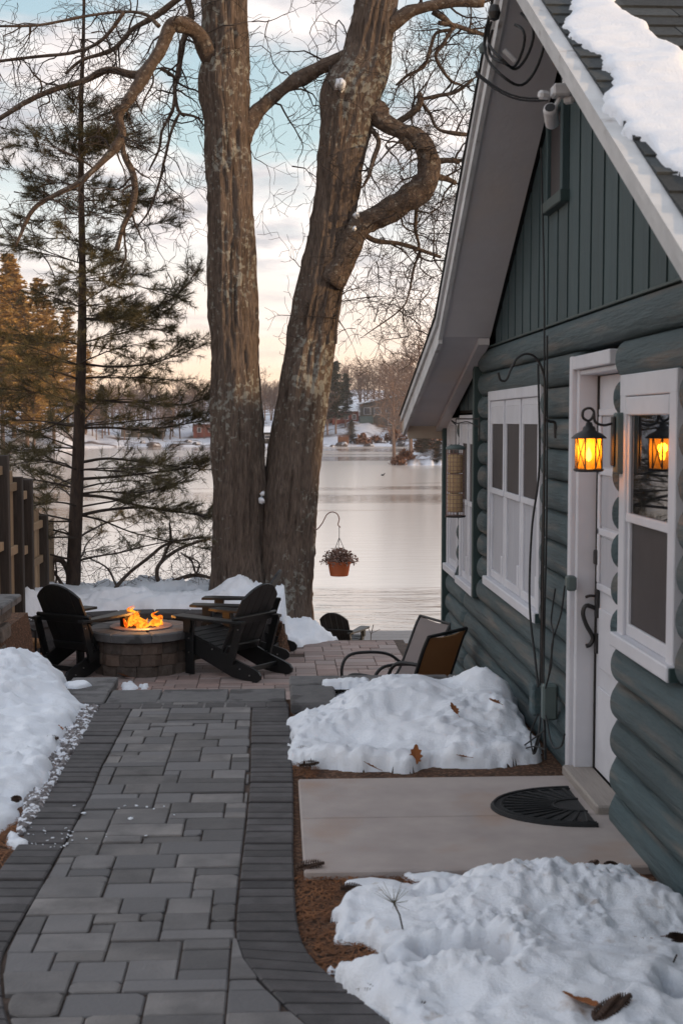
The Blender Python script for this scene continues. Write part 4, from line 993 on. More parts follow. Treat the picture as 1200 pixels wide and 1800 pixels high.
def flame(x0, base_y, tips, rmax):
    """tips: pixel polyline of a tongue"""
    P = curve_pts([(*on_y(px, py, py_ + base_y),) for px, py in tips], 7); n = len(P)
    t = np.linspace(0, 1, n); rr = rmax * (np.sin(math.pi * np.clip(t * .9 + .12, 0, 1)) ** .8 * (1 - t * .72)) + .001
    rr *= 1 + .35 * (vnoise(t * 6 + x0, x0, 0) - .5)
    return MB().tube(P, rr, 10, disp=lambda P, a: rr[:, None] * .4 * (vnoise(P[:, 2:3] * 26 + x0, np.cos(a)[None] * 1.2 + x0, np.sin(a)[None] * 1.2) - .5))
FL = [(0, [(232, 1106), (230, 1092), (241, 1082), (231, 1073), (238, 1066)], .045), (.03, [(245, 1107), (247, 1096), (238, 1087), (233, 1078), (225, 1071), (236, 1064)], .05), (-.03, [(254, 1107), (256, 1098), (247, 1090), (241, 1083), (243, 1078)], .04),
      (.02, [(262, 1106), (266, 1097), (271, 1091), (283, 1083), (286, 1090)], .04), (-.02, [(272, 1106), (276, 1097), (276, 1088), (268, 1080), (279, 1074)], .035), (.05, [(256, 1104), (257, 1094), (260, 1086)], .022), (-.05, [(225, 1104), (221, 1097), (219, 1088), (221, 1083)], .022), (.04, [(284, 1102), (284, 1093), (281, 1085)], .02), (-.06, [(238, 1108), (246, 1101), (236, 1095), (243, 1089)], .032), (.0, [(266, 1108), (263, 1101), (269, 1096)], .03)]
for k, (dy, tp, rm) in enumerate(FL): fire.part('flame', flame(k * 3.7, dy, tp, rm), fm, smooth=True)
fl = bpy.data.lights.new('fire_light', 'POINT'); fl.energy = 9; fl.color = (1, .42, .10); fl.shadow_soft_size = .10
fo = bpy.data.objects.new('fire_light', fl); COL.objects.link(fo); fo.parent = fire.o; fo.location = (0, 0, .15)

sw = Thing('seat_wall', (PIT[0], PIT[1] + 1.6, ZP), 'curved low block wall with grey cap behind the fire pit, snow bank on top', 'block wall')
for r in range(2):
    k = 0; a = R(38)
    while a < R(172):
        da = rg.uniform(.17, .25); sw.part('block', arc_block(MB(), PIT, 1.45, 1.66, a + .003, a + da - .003, ZP + .15 * r - .01, ZP + .145 + .15 * r, 0, k, .012), M['darkblock']); a += da; k += 1
a = R(37)
while a < R(172):
    da = .24; sw.part('cap_stone', arc_block(MB(), PIT, 1.42, 1.72, a + .003, a + da - .003, ZP + .297, ZP + .365, 0, 0, .01), M['darkblock']); a += da
# (inner faces of the arc face the pit)

# ================================================================== BLACK SLATTED CHAIRS
def make_adirondack(mat_, label):
    t = Thing('adirondack_chair', (0, 0, 0), label, 'chair', 'slatted garden chairs')
    P = lambda n, m, lab=None, par=None: t.part(n, m, mat_, parent=par, label=lab)
    def plank(poly, x, th):         # poly in (y,z), extruded along x
        Mx = Matrix(((0, 0, 1, x - th / 2), (1, 0, 0, 0), (0, 1, 0, 0), (0, 0, 0, 1)))
        return MB().prism(poly, 0, th, .003, M=Mx)
    for s in (-1, 1):
        P('front_leg', MB().cbx((s * .285 - .016, .27, 0), (s * .285 + .016, .375, .555), .005))
        P('skid', plank([(.40, .37), (.40, .26), (.30, .20), (-.20, .02), (-.40, .0), (-.50, .0), (-.545, .03), (-.55, .07), (-.52, .105), (-.45, .13), (-.25, .19), (.0, .29), (.25, .385), (.36, .40)], s * .247, .03))
        P('back_post', plank([(-.235, .15), (-.165, .17), (-.285, .56), (-.36, .56)], s * .285, .03))
        arm = [(.50, .20), (.50, .36), (.42, .385), (.0, .375), (-.30, .34), (-.36, .32), (-.37, .255), (-.2, .25), (.1, .225), (.38, .20)]
        P('arm', MB().prism([(s * x, y) for y, x in arm], .557, .583, .004))
        P('arm_brace', plank([(.29, .42), (.37, .42), (.37, .553), (.27, .553)], s * .318, .026))
    for k in range(6):
        f = k / 5; y = .385 - .415 * f; z = .40 - .125 * f
        P('seat_slat', MB().cbox((0, y, z + .012), (.53, .072, .022), .004, rot=(R(16.5), 0, 0)))
    # back: five slats, rounded top, leaning
    base = Vector((0, -.075, .27)); lean = R(27); Mx = Matrix.Translation(base) @ Matrix.Rotation(lean, 4, 'X')
    xs5 = [-.214, -.107, 0, .107, .214]
    top = lambda x: .735 - .155 * (abs(x) / .27) ** 2.2
    for x in xs5:
        w = .1005 / 2; taper = 1 - .0 * abs(x)
        poly = [(x - w, -.04), (x + w, -.04)] + [(x + w - 2 * w * i / 5, top(x + w - 2 * w * i / 5)) for i in range(6)]
        M2 = Mx @ Matrix(((1, 0, 0, 0), (0, 0, 1, -.012), (0, 1, 0, 0), (0, 0, 0, 1)))
        m = MB().prism(poly, 0, .024, .003, M=M2); m.f = [f[::-1] for f in m.f]
        P('back_slat', m)
    P('back_rail', MB().cbox(tuple(Mx @ Vector((0, -.028, .36))), (.66, .03, .085), .004, rot=(lean, 0, 0)))
    P('lower_rail', MB().cbox(tuple(Mx @ Vector((0, -.028, .03))), (.50, .03, .08), .004, rot=(lean, 0, 0)))
    P('rear_stretcher', MB().cbox((0, -.36, .10), (.465, .022, .05), .004)); P('front_apron', MB().cbx((-.265, .376, .27), (.265, .40, .385), .004))
    P('under_stretcher', MB().cbx((-.268, .30, .13), (.268, .325, .19), .004))
    for s in (-1, 1):
        for (y, z) in ((.32, .36), (.32, .50), (.32, .22), (-.21, .20), (-.31, .50), (-.30, .11), (-.42, .06), (.05, .27)):
            x = s * (.303 if y > .3 or z > .4 else .266)
            m = MB().tube([(x - .004 * s, y, z), (x + .004 * s, y, z)], .008, 8); t.part('bolt', m, M['boltm'])
    return t.o
ch0 = make_adirondack(M['blackplastic'], 'black slatted chair with its back to us, left of the fire pit')
ch0.location = (-1.95, 13.12, ZP); ch0.rotation_euler = (0, 0, R(-31))
ch1 = copy_tree(ch0); ch1.location = (-.43, 12.98, ZP); ch1.rotation_euler = (0, 0, R(52)); ch1['label'] = 'black slatted chair seen from behind, right of the fire pit, nearest the walk'
ch2 = copy_tree(ch0); ch2.location = (-.36, 14.0, ZP); ch2.rotation_euler = (0, 0, R(80)); ch2['label'] = 'black slatted chair mostly hidden behind the right hand one, near the tree trunk'
ch3 = make_adirondack(M['greyplastic'], 'dark grey slatted chair alone below the patio edge, facing the lake')
q = on_y(601, 1110, 22.5); zt_ = on_y(601, 1079, 22.5).z
ch3.location = (q.x, 22.9, zt_ - .91); ch3.rotation_euler = (0, 0, R(-24))

# ================================================================== SLING PATIO CHAIRS
def make_sling(mat_, label):
    t = Thing('sling_chair', (0, 0, 0), label, 'patio chair', 'metal framed sling chairs by the cabin')
    prof = [(.30, .385), (.26, .41), (.10, .405), (-.10, .385), (-.19, .40), (-.25, .47), (-.33, .66), (-.40, .84), (-.445, .93)]
    pr = curve_pts([(0, y, z) for y, z in prof], 4)
    m = MB(); w = .235; n = len(pr)
    vs = []
    for k, x in enumerate(np.linspace(-w, w, 7)):
        sag = .022 * (1 - (x / w) ** 2)
        vs += [(x, p[1] + .0, p[2] - sag) for p in pr]
    fs = [(k * n + i, k * n + i + 1, (k + 1) * n + i + 1, (k + 1) * n + i) for k in range(6) for i in range(n - 1)]
    b = len(vs); vs2 = [(x, y - .004, z - .004) for x, y, z in vs]; m.add(vs + vs2, fs + [tuple(b + i for i in f[::-1]) for f in fs])
    t.part('sling', m, mat_, smooth=True)
    for s in (-1, 1):
        t.part('side_rail', MB().tube([(s * .245, p[1], p[2]) for p in pr], .014, 8), M['iron'])
        t.part('arm', MB().tube(curve_pts([(s * .275, .25, .30), (s * .285, .27, .50), (s * .29, .20, .615), (s * .29, .02, .63), (s * .285, -.16, .60), (s * .26, -.27, .52)], 6), .014, 8), M['iron'])
        t.part('leg', MB().tube(curve_pts([(s * .275, .25, .30), (s * .28, .27, .10), (s * .285, .30, .0)], 4), .013, 8), M['iron'])
        t.part('leg', MB().tube(curve_pts([(s * .25, -.12, .38), (s * .27, -.25, .18), (s * .285, -.34, .0)], 4), .013, 8), M['iron'])
    t.part('top_bar', MB().tube([(-.245, -.445, .93), (.245, -.445, .93)], .012, 8), M['iron'])
    t.part('front_bar', MB().tube([(-.245, .30, .385), (.245, .30, .385)], .012, 8), M['iron'])
    t.part('cross_bar', MB().tube([(-.26, -.05, .36), (.26, -.05, .36)], .010, 8), M['iron'])
    return t.o
sa = make_sling(M['sling_tan'], 'orange tan sling chair with its back to us, behind the snow heap by the cabin')
sa.location = (.86, 9.35, ZP + .02); sa.rotation_euler = (0, 0, R(50)); sa.scale = (1.0, 1.0, 1.08)
sb = make_sling(M['sling_grey'], 'pale grey sling chair by the cabin wall, the farther of the pair')
sb.location = (.90, 10.55, ZP - .02); sb.rotation_euler = (0, 0, R(112)); sb.scale = (1.05, 1.0, .95)

# ================================================================== LEFT STONE WALL, RACK, FENCE
lw = Thing('stone_wall', (-2.2, 10.3, 0), 'rough tan block wall with flat cap at the left edge before the wood rack', 'stone wall')
x1 = -2.05
for r in range(7):
    for i in range(5):
        ya = 9.3 + .39 * i - (.19 if r % 2 else 0)
        lw.part('block', MB().cbox((-2.37 + rg.uniform(-.015, .015) - .008 * r, ya + .19, ZP + .138 * r + .067), (.34, .382, .131), .02), M['tanblock'])
for i in range(5):
    ya = 9.12 + .42 * i; lw.part('cap_stone', MB().cbox((-2.40, ya + .21, .168 + .035), (.46, .414, .07), .012), M['cap'])
rk = Thing('firewood_rack', tuple(on_z(48, 1170, ZP)), 'black iron firewood rack with hanging fire tools beside the left slatted chair', 'firewood rack')
b0 = on_z(48, 1172, ZP); bx, by = b0.x, b0.y
rm = MB()
for (dx, dy) in ((-.16, -.12), (.115, -.12), (-.16, .16), (.115, .16)): rm.tube([(bx + dx, by + dy, ZP), (bx + dx, by + dy, ZP + .40 + (.06 if dy > 0 else 0))], .012, 6)
rk.part('post', rm, M['iron'])
for dy, h in ((-.12, .40), (.16, .46)):
    rk.part('top_hoop', MB().tube(curve_pts([(bx - .20, by + dy, ZP + h + .01), (bx - .08, by + dy, ZP + h + .03), (bx + .04, by + dy, ZP + h + .02), (bx + .115, by + dy, ZP + h - .02)], 5), .012, 6), M['iron'])
rk.part('base_bar', MB().tube([(bx - .16, by - .12, ZP + .06), (bx + .115, by - .12, ZP + .06), (bx + .115, by + .16, ZP + .06), (bx - .16, by + .16, ZP + .06)], .009, 6), M['iron'])
ft = Thing('fire_tool', (bx - .06, by - .12, ZP + .38), 'thin black poker hanging on the firewood rack, ring handle on top', 'poker')
ft.part('rod', MB().tube([(bx - .06, by - .135, ZP + .33), (bx - .055, by - .13, ZP + .07)], .006, 5), M['iron'])
ft.part('ring', MB().tube([(bx - .06 + .022 * math.cos(t), by - .135, ZP + .355 + .022 * math.sin(t)) for t in np.linspace(0, 6.3, 13)], .005, 5), M['iron'])
k = 0
for (dx, dz, lab) in ((-.09, .095, 'split log lowest on the left in the firewood rack'), (.02, .10, 'split log lowest on the right in the firewood rack'), (-.05, .18, 'split log in the middle of the firewood rack stack'), (.04, .245, 'split log topmost in the firewood rack stack')):
    o = MB().cbox((bx + dx - .03, by + .02, ZP + dz), (.17, .36, .075), .015, rot=(0, rg.uniform(-.1, .1), R(70) + rg.uniform(-.2, .2))).build('firewood_log', M['firewood']); tag(o, lab, 'firewood', 'split logs in the rack')

fn = Thing('fence', (-2.75, 14.5, -.3), 'stepped wooden picket fence with dark posts going down to the lake on the left', 'fence')
def fy(px): return 2300 * 2.75 / (485 - px)
posts = [(-22, 792, 12.4), (13, 800, None), (37, 838, None), (54, 842, None), (80, 905, None)]
PY = []
for (px, tp, Yp) in posts:
    Yp = Yp or fy(px); z1 = on_y(px, tp, Yp).z; PY.append((Yp, z1))
    fn.part('post', MB().cbx((-2.80, Yp - .05, -.75), (-2.70, Yp + .05, z1), .008), M['post'])
tops = [1.40, 1.30, 1.0, .86]
for i in range(4):
    ya, yb = PY[i][0] + .05, PY[i + 1][0] - .05; tz = min(PY[i][1], PY[i + 1][1] + .12) - .04
    for rz in (tz - .18, (tz - .5) / 2, -.42): fn.part('rail', MB().cbx((-2.79, ya, rz - .045), (-2.75, yb, rz + .045), .005), M['fence'])
    n = max(3, int((yb - ya) / .125)); s = (yb - ya) / n
    for k in range(n): fn.part('picket', MB().cbx((-2.815, ya + k * s + .004, -.62), (-2.793, ya + (k + 1) * s - .006, tz + rg.uniform(-.012, .012)), .004), M['fence'])
# a last panel turning away at the far end
ya, yb = PY[4][0] + .05, PY[4][0] + 1.2
for k in range(8): fn.part('picket', MB().cbx((-2.83, ya + k * .13, -.8), (-2.81, ya + k * .13 + .12, PY[4][1] - .12), .004), M['fence'])

# ================================================================== HANGING POT
TY = 15.9
hp = Thing('hanging_planter', tuple(on_y(597, 990, TY - .2)), 'terracotta hanging pot of dried flowers on an iron hook off the trunk', 'planter')
yq = TY - .2; pcn = on_y(596, 1012, yq); pt = on_y(596, 988, yq).z
hp.part('pot', MB().lathe([(0, 0), (.105, 0), (.11, .01), (.135, pt - pcn.z - .02), (.145, pt - pcn.z - .018), (.146, pt - pcn.z + .012), (.13, pt - pcn.z + .01), (.125, pt - pcn.z - .03), (0, pt - pcn.z - .03)], tuple(pcn), 24), M['terra'], smooth=False)
fl_ = MB()
for k in range(1100):
    a = rg.uniform(0, 6.28); el_ = rg.uniform(-.15, 1.5); rr = rg.uniform(.08, .235)
    p = Vector((pcn.x + rr * math.cos(a) * math.cos(el_) * 1.0, pcn.y + rr * math.sin(a) * math.cos(el_), pt + .0 + rr * .72 * math.sin(el_)))
    s = rg.uniform(.009, .020); fl_.cbox(tuple(p), (s, s * 1.4, s), s * .3, rot=(rg.random() * 3, rg.random() * 3, 0)) if k % 3 == 0 else fl_.add([p + Vector((rg.uniform(-1, 1), rg.uniform(-1, 1), rg.uniform(-1, 1))) * s * 1.3 for _ in range(3)], [(0, 1, 2)])
for k in range(90):
    a = rg.uniform(0, 6.28); e = rg.uniform(-.1, 1.5); rr = rg.uniform(.15, .23)
    fl_.tube([(pcn.x, pcn.y, pt), (pcn.x + rr * math.cos(a) * math.cos(e), pcn.y + rr * math.sin(a) * math.cos(e), pt + rr * .72 * math.sin(e))], .0022, 3)
hp.part('dried_flowers', fl_, M['driedflower'])
top = on_y(596, 925, yq)
for a in (.3, 2.4, 4.5): hp.part('hanger_wire', MB().tube([(pcn.x + .135 * math.cos(a), pcn.y + .135 * math.sin(a), pt), tuple(on_y(596, 945, yq)), tuple(top)], .0035, 4), M['iron'])
hp.part('hook_arm', MB().tube(curve_pts([tuple(on_y(px, py, yq)) for px, py in [(550, 926), (556, 931), (566, 920), (574, 905), (583, 900), (592, 903), (596, 912), (594, 922), (598, 927)]], 5), .007, 5), M['copper'])

# ================================================================== DOCK
dk = Thing('dock', (2.0, 26, -2.8), 'small grey plank dock with a corner post at the lake edge', 'dock')
dzz = on_y(660, 1119, 25.5).z; xa = on_y(622, 1120, 25.5).x
for k in range(16): dk.part('plank', MB().cbx((xa, 24.0 + .14 * k, dzz - .04), (xa + 1.3, 24.0 + .14 * k + .132, dzz), .005), M['dock'])
dk.part('post', MB().cbx((xa - .07, 25.4, -3.8), (xa - .005, 25.47, on_y(618, 1110, 25.5).z), .006), M['dock'])
dk.part('post', MB().cbx((xa + 1.31, 24.2, -3.8), (xa + 1.375, 24.27, dzz - .02), .006), M['dock'])

# ================================================================== LEAVES, CONES, LITTER
LEAF = [(0, 0), (.08, .02), (.11, .10), (.20, .12), (.15, .2), (.26, .30), (.16, .36), (.2, .5), (.1, .52), (.06, .66), (0, .7)]
def leaf(px, py, z, size, label, rot, tilt=(.2, .1), up=0.0):
    p = on_z(px, py, z); pl = [(x, y - .35) for x, y in LEAF] + [(-x, y - .35) for x, y in LEAF[::-1][1:-1]]
    m = MB(); vs = []; Mx = Euler((tilt[0], tilt[1], rot)).to_matrix()
    for (x, y) in pl: vs.append(tuple(Mx @ (Vector((x, y, .5 * x * x + .25 * y * y + .12 * abs(x))) * size)))
    c = len(vs); vs.append((0, 0, 0)); n = len(pl)
    th = [(a, b, cc - .0015) for a, b, cc in vs]
    m.add(vs + th, [(c, i, (i + 1) % n) for i in range(n)] + [(c + n + 1, n + 1 + (i + 1) % n, n + 1 + i) for i in range(n)] + [(i, n + 1 + i, n + 1 + (i + 1) % n, (i + 1) % n) for i in range(n)])
    Mv = Mx @ Vector((0, -.35, .03)) * size; Mw = Mx @ Vector((0, -.6, .06)) * size
    m.tube([tuple(Mv), tuple(Mw)], .0015, 4)
    tag(m.build('oak_leaf', M['leaf'], loc=(p.x, p.y, z + up)), label, 'leaf', 'fallen brown leaves')
leaf(1022, 1772, .07, .17, 'large curled orange brown leaf on snow at the bottom right', 1.2, (.25, .2), .02)
leaf(730, 1336, .03, .14, 'brown leaf standing upright in snow at the back slab edge', .1, (1.3, .1), .03)
leaf(797, 1252, .22, .11, 'orange leaf lying on the middle snow heap', .6, (.7, .2), .02)
leaf(868, 1236, .2, .11, 'dark brown leaf on the snow heap next to the cabin wall', 2.2, (.5, .2), .01)
leaf(1133, 1653, .04, .14, 'flat orange leaf half sunk in snow near the cabin wall', 1.7, (.1, .1), .01)
leaf(650, 1349, .03, .11, 'small brown leaf at the snow edge left along the slab', 1.2, (.4, .3), .01)
leaf(105, 1286, .01, .09, 'small rust leaf on the gravel strip', .4, (.3, .3), .02)
leaf(217, 1193, ZP, .20, 'yellow brown leaf on the bricks at the foot of the fire pit', 1.4, (.3, .4), .03)
leaf(530, 1272, .0, .13, 'curled brown leaf at the walk edge below the square pier', .3, (.3, .3), .02)
leaf(545, 1262, .0, .15, 'big brown leaf leaning on the square end pier', 1.9, (.5, .2), .03)
leaf(525, 1290, .0, .12, 'dark brown leaf lowest of the cluster by the walk', 2.6, (.2, .4), .02)
leaf(552, 1278, .0, .11, 'reddish leaf half under snow beside the pier leaves', 1.0, (.2, .2), .03)
leaf(400, 1098, ZP, .12, 'small red brown leaf at the snow bank behind the right chair', 1.4, (.9, .4), .60)
leaf(1188, 1565, .0, .15, 'big brown leaf leaning against the cabin wall at the right edge', 1.0, (.9, .6), .05)
leaf(812, 1333, .03, .09, 'small dark leaf at the slab back edge near the cabin', 1.5, (.2, .1), .01)
def cone(px, py, z, L, label, rot, tilt=1.4, up=.02):
    p = on_z(px, py, z); m = MB(); Mx = Euler((tilt, 0, rot)).to_matrix(); n = int(L / .008)
    m.tube([tuple(Mx @ Vector((0, 0, -L / 2))), tuple(Mx @ Vector((0, 0, L / 2)))], L * .06, 5)
    for k in range(n):
        t = k / (n - 1); r = L * .2 * math.sin(math.pi * min(1, t * .8 + .2)) ** .7 + .002
        for j in range(5):
            a = k * 2.4 + j * 2 * math.pi / 5; d = Vector((math.cos(a), math.sin(a), 0)); s = Vector((-math.sin(a), math.cos(a), 0)); c = Vector((0, 0, -L / 2 + L * t))
            q = [c + s * r * .18, c - s * r * .18, c + d * r - s * r * .3 + Vector((0, 0, r * .45)), c + d * r + s * r * .3 + Vector((0, 0, r * .45)), c + d * r * .8 + Vector((0, 0, r * .15))]
            m.add([tuple(Mx @ v) for v in q], [(0, 1, 2, 3), (3, 2, 4), (0, 3, 4), (1, 4, 2), (0, 4, 1)])
    tag(m.build('pine_cone', M['cone'], loc=(p.x, p.y, z + up)), label, 'pine cone', 'fallen pine cones')
cone(735, 1788, 0, .13, 'dark pine cone at the walk edge, bottom of the near snow patch', 1.2)
cone(640, 1748, 0, .11, 'pine cone half buried in litter where the walk curves', .6)
cone(1075, 1782, .07, .13, 'long pine cone on the snow beside the large orange leaf', 1.9, 1.2)
cone(1075, 1532, .0, .09, 'pine cone on bare soil at the slab corner by the cabin', .3); cone(1040, 1530, .0, .08, 'pine cone on bare soil below the slab edge, left of the corner one', 2.3)
cone(1195, 1665, .03, .12, 'pine cone at the right picture edge on snow under the logs', .4)
cone(543, 1350, .0, .10, 'dark pine cone at the back left corner of the slab', 1.5); cone(530, 1322, .02, .07, 'small pine cone on snow between the walk and the slab', 1.4)
cone(545, 1530, .0, .11, 'flattened pine cone at the front left slab corner', 1.57)
cone(86, 1306, .02, .11, 'dark spiky pine cone on the left snow edge by the gravel', 1.4); cone(107, 1241, .02, .08, 'pine cone on snow next to the left step cap', .3)
cone(30, 1412, .03, .07, 'pine cone on the left snow near the walk bend', .8); cone(618, 1570, .0, .09, 'pine cone in a bare patch at the left of the near snow', 1.1)
sp = Thing('pine_sprig', tuple(on_z(709, 1640, .05)), 'pine needle sprig standing in the near snow patch', 'sprig')
b0 = on_z(709, 1640, .05); tp_ = on_y(692, 1588, b0.y); m = MB().tube([tuple(b0), tuple(b0.lerp(tp_, .6) + Vector((.006, 0, 0))), tuple(tp_)], .0028, 5)
sp.part('stem', m, M['twig']); m = MB()
for k in range(26):
    a = rg.uniform(0, 6.28); e = rg.uniform(-.2, 1.2); L = rg.uniform(.05, .085)
    m.tube([tuple(tp_), tuple(tp_ + Vector((math.cos(a) * math.cos(e), math.sin(a) * math.cos(e), math.sin(e))) * L)], [.0012, .0005], 3)
sp.part('needles', m, M['needle'])
for (pp, lab) in (([(805, 1690), (830, 1698), (838, 1712), (832, 1722)], 'short bare twig on the near snow patch'), ([(1160, 1700), (1178, 1712), (1188, 1690)], 'bare twig stuck in the near snow by the cabin wall')):
    tag(MB().tube([tuple(on_z(px, py, .06) + Vector((0, 0, .02))) for px, py in pp], .003, 5).build('twig', M['twig']), lab, 'twig')
def litter(polys, n, z, seed):
    r = random.Random(seed); m = MB()
    for poly in polys:
        P = np.array(poly); x0, y0 = P.min(0); x1, y1 = P.max(0); c = 0
        for _ in range(n * 6):
            x, y = r.uniform(x0, x1), r.uniform(y0, y1)
            if poly_dist(np.array([x]), np.array([y]), poly)[0] < 0: continue
            a = r.uniform(0, 3.14); L = r.uniform(.025, .08); d = Vector((math.cos(a), math.sin(a), r.uniform(-.15, .15))) * L; s = Vector((-math.sin(a), math.cos(a), 0)) * .0026
            p = Vector((x, y, z + r.uniform(0, .008))); m.add([tuple(p - d * .5 - s), tuple(p - d * .5 + s), tuple(p + d * .5 + Vector((0, 0, .004)))], [(0, 1, 2)]); c += 1
            if c >= n: break
    return m
lp1 = g2([(520, 1525), (1120, 1525), (1200, 1600), (1200, 1720), (700, 1800), (600, 1725), (555, 1690), (527, 1630)]); lp2 = g2([(516, 1250), (560, 1250), (560, 1360), (516, 1360)]); lp3 = g2([(160, 1243), (170, 1250), (60, 1430), (0, 1515), (-60, 1520), (60, 1400)])
tag(litter([lp1], 7000, -.018, 1).build('needle_litter', M['litter']), 'fallen pine needles on the soil of the near bed', kind='stuff')
tag(litter([lp2, lp3], 900, -.016, 2).build('needle_litter', M['litter']), 'fallen pine needles along the walk edges', kind='stuff')
def gravel(poly, n, seed):
    r = random.Random(seed); m = MB(); P = np.array(poly); x0, y0 = P.min(0); x1, y1 = P.max(0); c = 0
    while c < n:
        x, y = r.uniform(x0, x1), r.uniform(y0, y1)
        if poly_dist(np.array([x]), np.array([y]), poly)[0] < 0: continue
        s = r.uniform(.010, .024); m.cbox((x, y, -.02 + s * .4 + r.uniform(0, .012)), (s * 1.5, s * 1.2, s), s * .28, rot=(r.random(), r.random(), r.random() * 3)); c += 1
    return m
gp = g2([(120, 1240), (172, 1240), (150, 1285), (128, 1320), (104, 1362), (60, 1440), (30, 1470), (50, 1400), (90, 1330)])
tag(gravel(gp, 2300, 6).build('gravel_strip', M['gravel']), 'grey pebble strip between walk and left snow', kind='stuff')
# ================================================================== TREES NEAR THE PATIO
def tubes_px(pts, Y, rad_px, per=6, yoff=None):
    """pixel polyline -> world points and radii at depth Y"""
    n = len(pts); yo = yoff or [0] * n; out = []
    for (px, py), r, dy in zip(pts, rad_px, yo):
        q = on_y(px, py, Y + dy); out.append((q.x, q.y, q.z, r * (Y + dy) / FPX))
    C = curve_pts(out, per); return C[:, :3], C[:, 3]
rt = random.Random(21)
def grow(mb, p, d, L, r, lev, droop=.0, wig=.32, rmin=.0022, nch=(3, 5), seg=.13):
    n = max(3, int(L / seg)); pts = [p.copy()]; d = d.normalized(); q = p.copy(); dirs = [d]
    for i in range(n):
        d = (d + Vector((rt.gauss(0, wig), rt.gauss(0, wig), rt.gauss(0, wig))) + Vector((0, 0, -droop))).normalized()
        q = q + d * (L / n); pts.append(q.copy()); dirs.append(d)
    rr = [max(rmin, r * (1 - .75 * i / n)) for i in range(n + 1)]
    mb.tube(pts, rr, 6 if r > .02 else (4 if r > .007 else 3), cap=False)
    if lev > 0:
        for k in range(rt.randint(*nch)):
            i = rt.randint(max(1, n // 4), n); a = Vector((rt.gauss(0, 1), rt.gauss(0, 1), rt.gauss(0, 1)))
            a = (a - dirs[i] * a.dot(dirs[i])).normalized(); ang = rt.uniform(.5, 1.2)
            grow(mb, pts[i], dirs[i] * math.cos(ang) + a * math.sin(ang), L * rt.uniform(.4, .7), max(rmin, rr[i] * .6), lev - 1, droop, wig, rmin, nch, seg)
oak = Thing('twin_trunk_tree', tuple(on_y(460, 1060, TY)), 'huge bare tree with two rough lichen spotted trunks rising from the snow bank', 'tree')
def ridged(scale, seed):
    def f(P, a):
        s = P[:, 2:3]; c, sn = np.cos(a)[None], np.sin(a)[None]
        n = vnoise(c * 9 + seed, sn * 9, s * 1.5 + 1.2 * vnoise(c * 3, sn * 3, s * 2)) ; n2 = vnoise(c * 20 + seed, sn * 20, s * 4); big = fbm(c * 1.2 + seed, sn * 1.2, s * .7, 3)
        return scale * (-.045 * np.abs(n - .5) * 2 - .03 * np.abs(n2 - .5) * 2 + .09 * (big - .5) + .03)
    return f
LT = [((398, -220), 32), ((396, -100), 34), ((394, 0), 37.5), ((396, 100), 38.5), ((393, 150), 43), ((399, 210), 37.5), ((404, 300), 38), ((408, 400), 39.5), ((409, 545), 43), ((412, 600), 41.5), ((415, 700), 43.5), ((420, 850), 45), ((420, 950), 46), ((424, 1010), 52), ((424, 1080), 62), ((424, 1130), 72)]
RT = [((690, -180), 29), ((678, -90), 31), ((663, 0), 34), ((652, 60), 36), ((640, 120), 40), ((616, 168), 47), ((608, 220), 41), ((598, 280), 36), ((588, 360), 34), ((573, 450), 35), ((546, 600), 39), ((524, 750), 44), ((512, 850), 48), ((503, 950), 50), ((495, 1040), 54), ((492, 1090), 60), ((488, 1140), 70)]
for nm, TR, dy, sd in (('trunk', LT, 0, 3), ('trunk', RT, .05, 8)):
    P, r = tubes_px([t[0] for t in TR], TY + dy, [t[1] for t in TR], 16)
    oak.part('trunk', MB().tube(P, r, 96, disp=ridged(1.15, sd)), M['bark'], smooth=True)
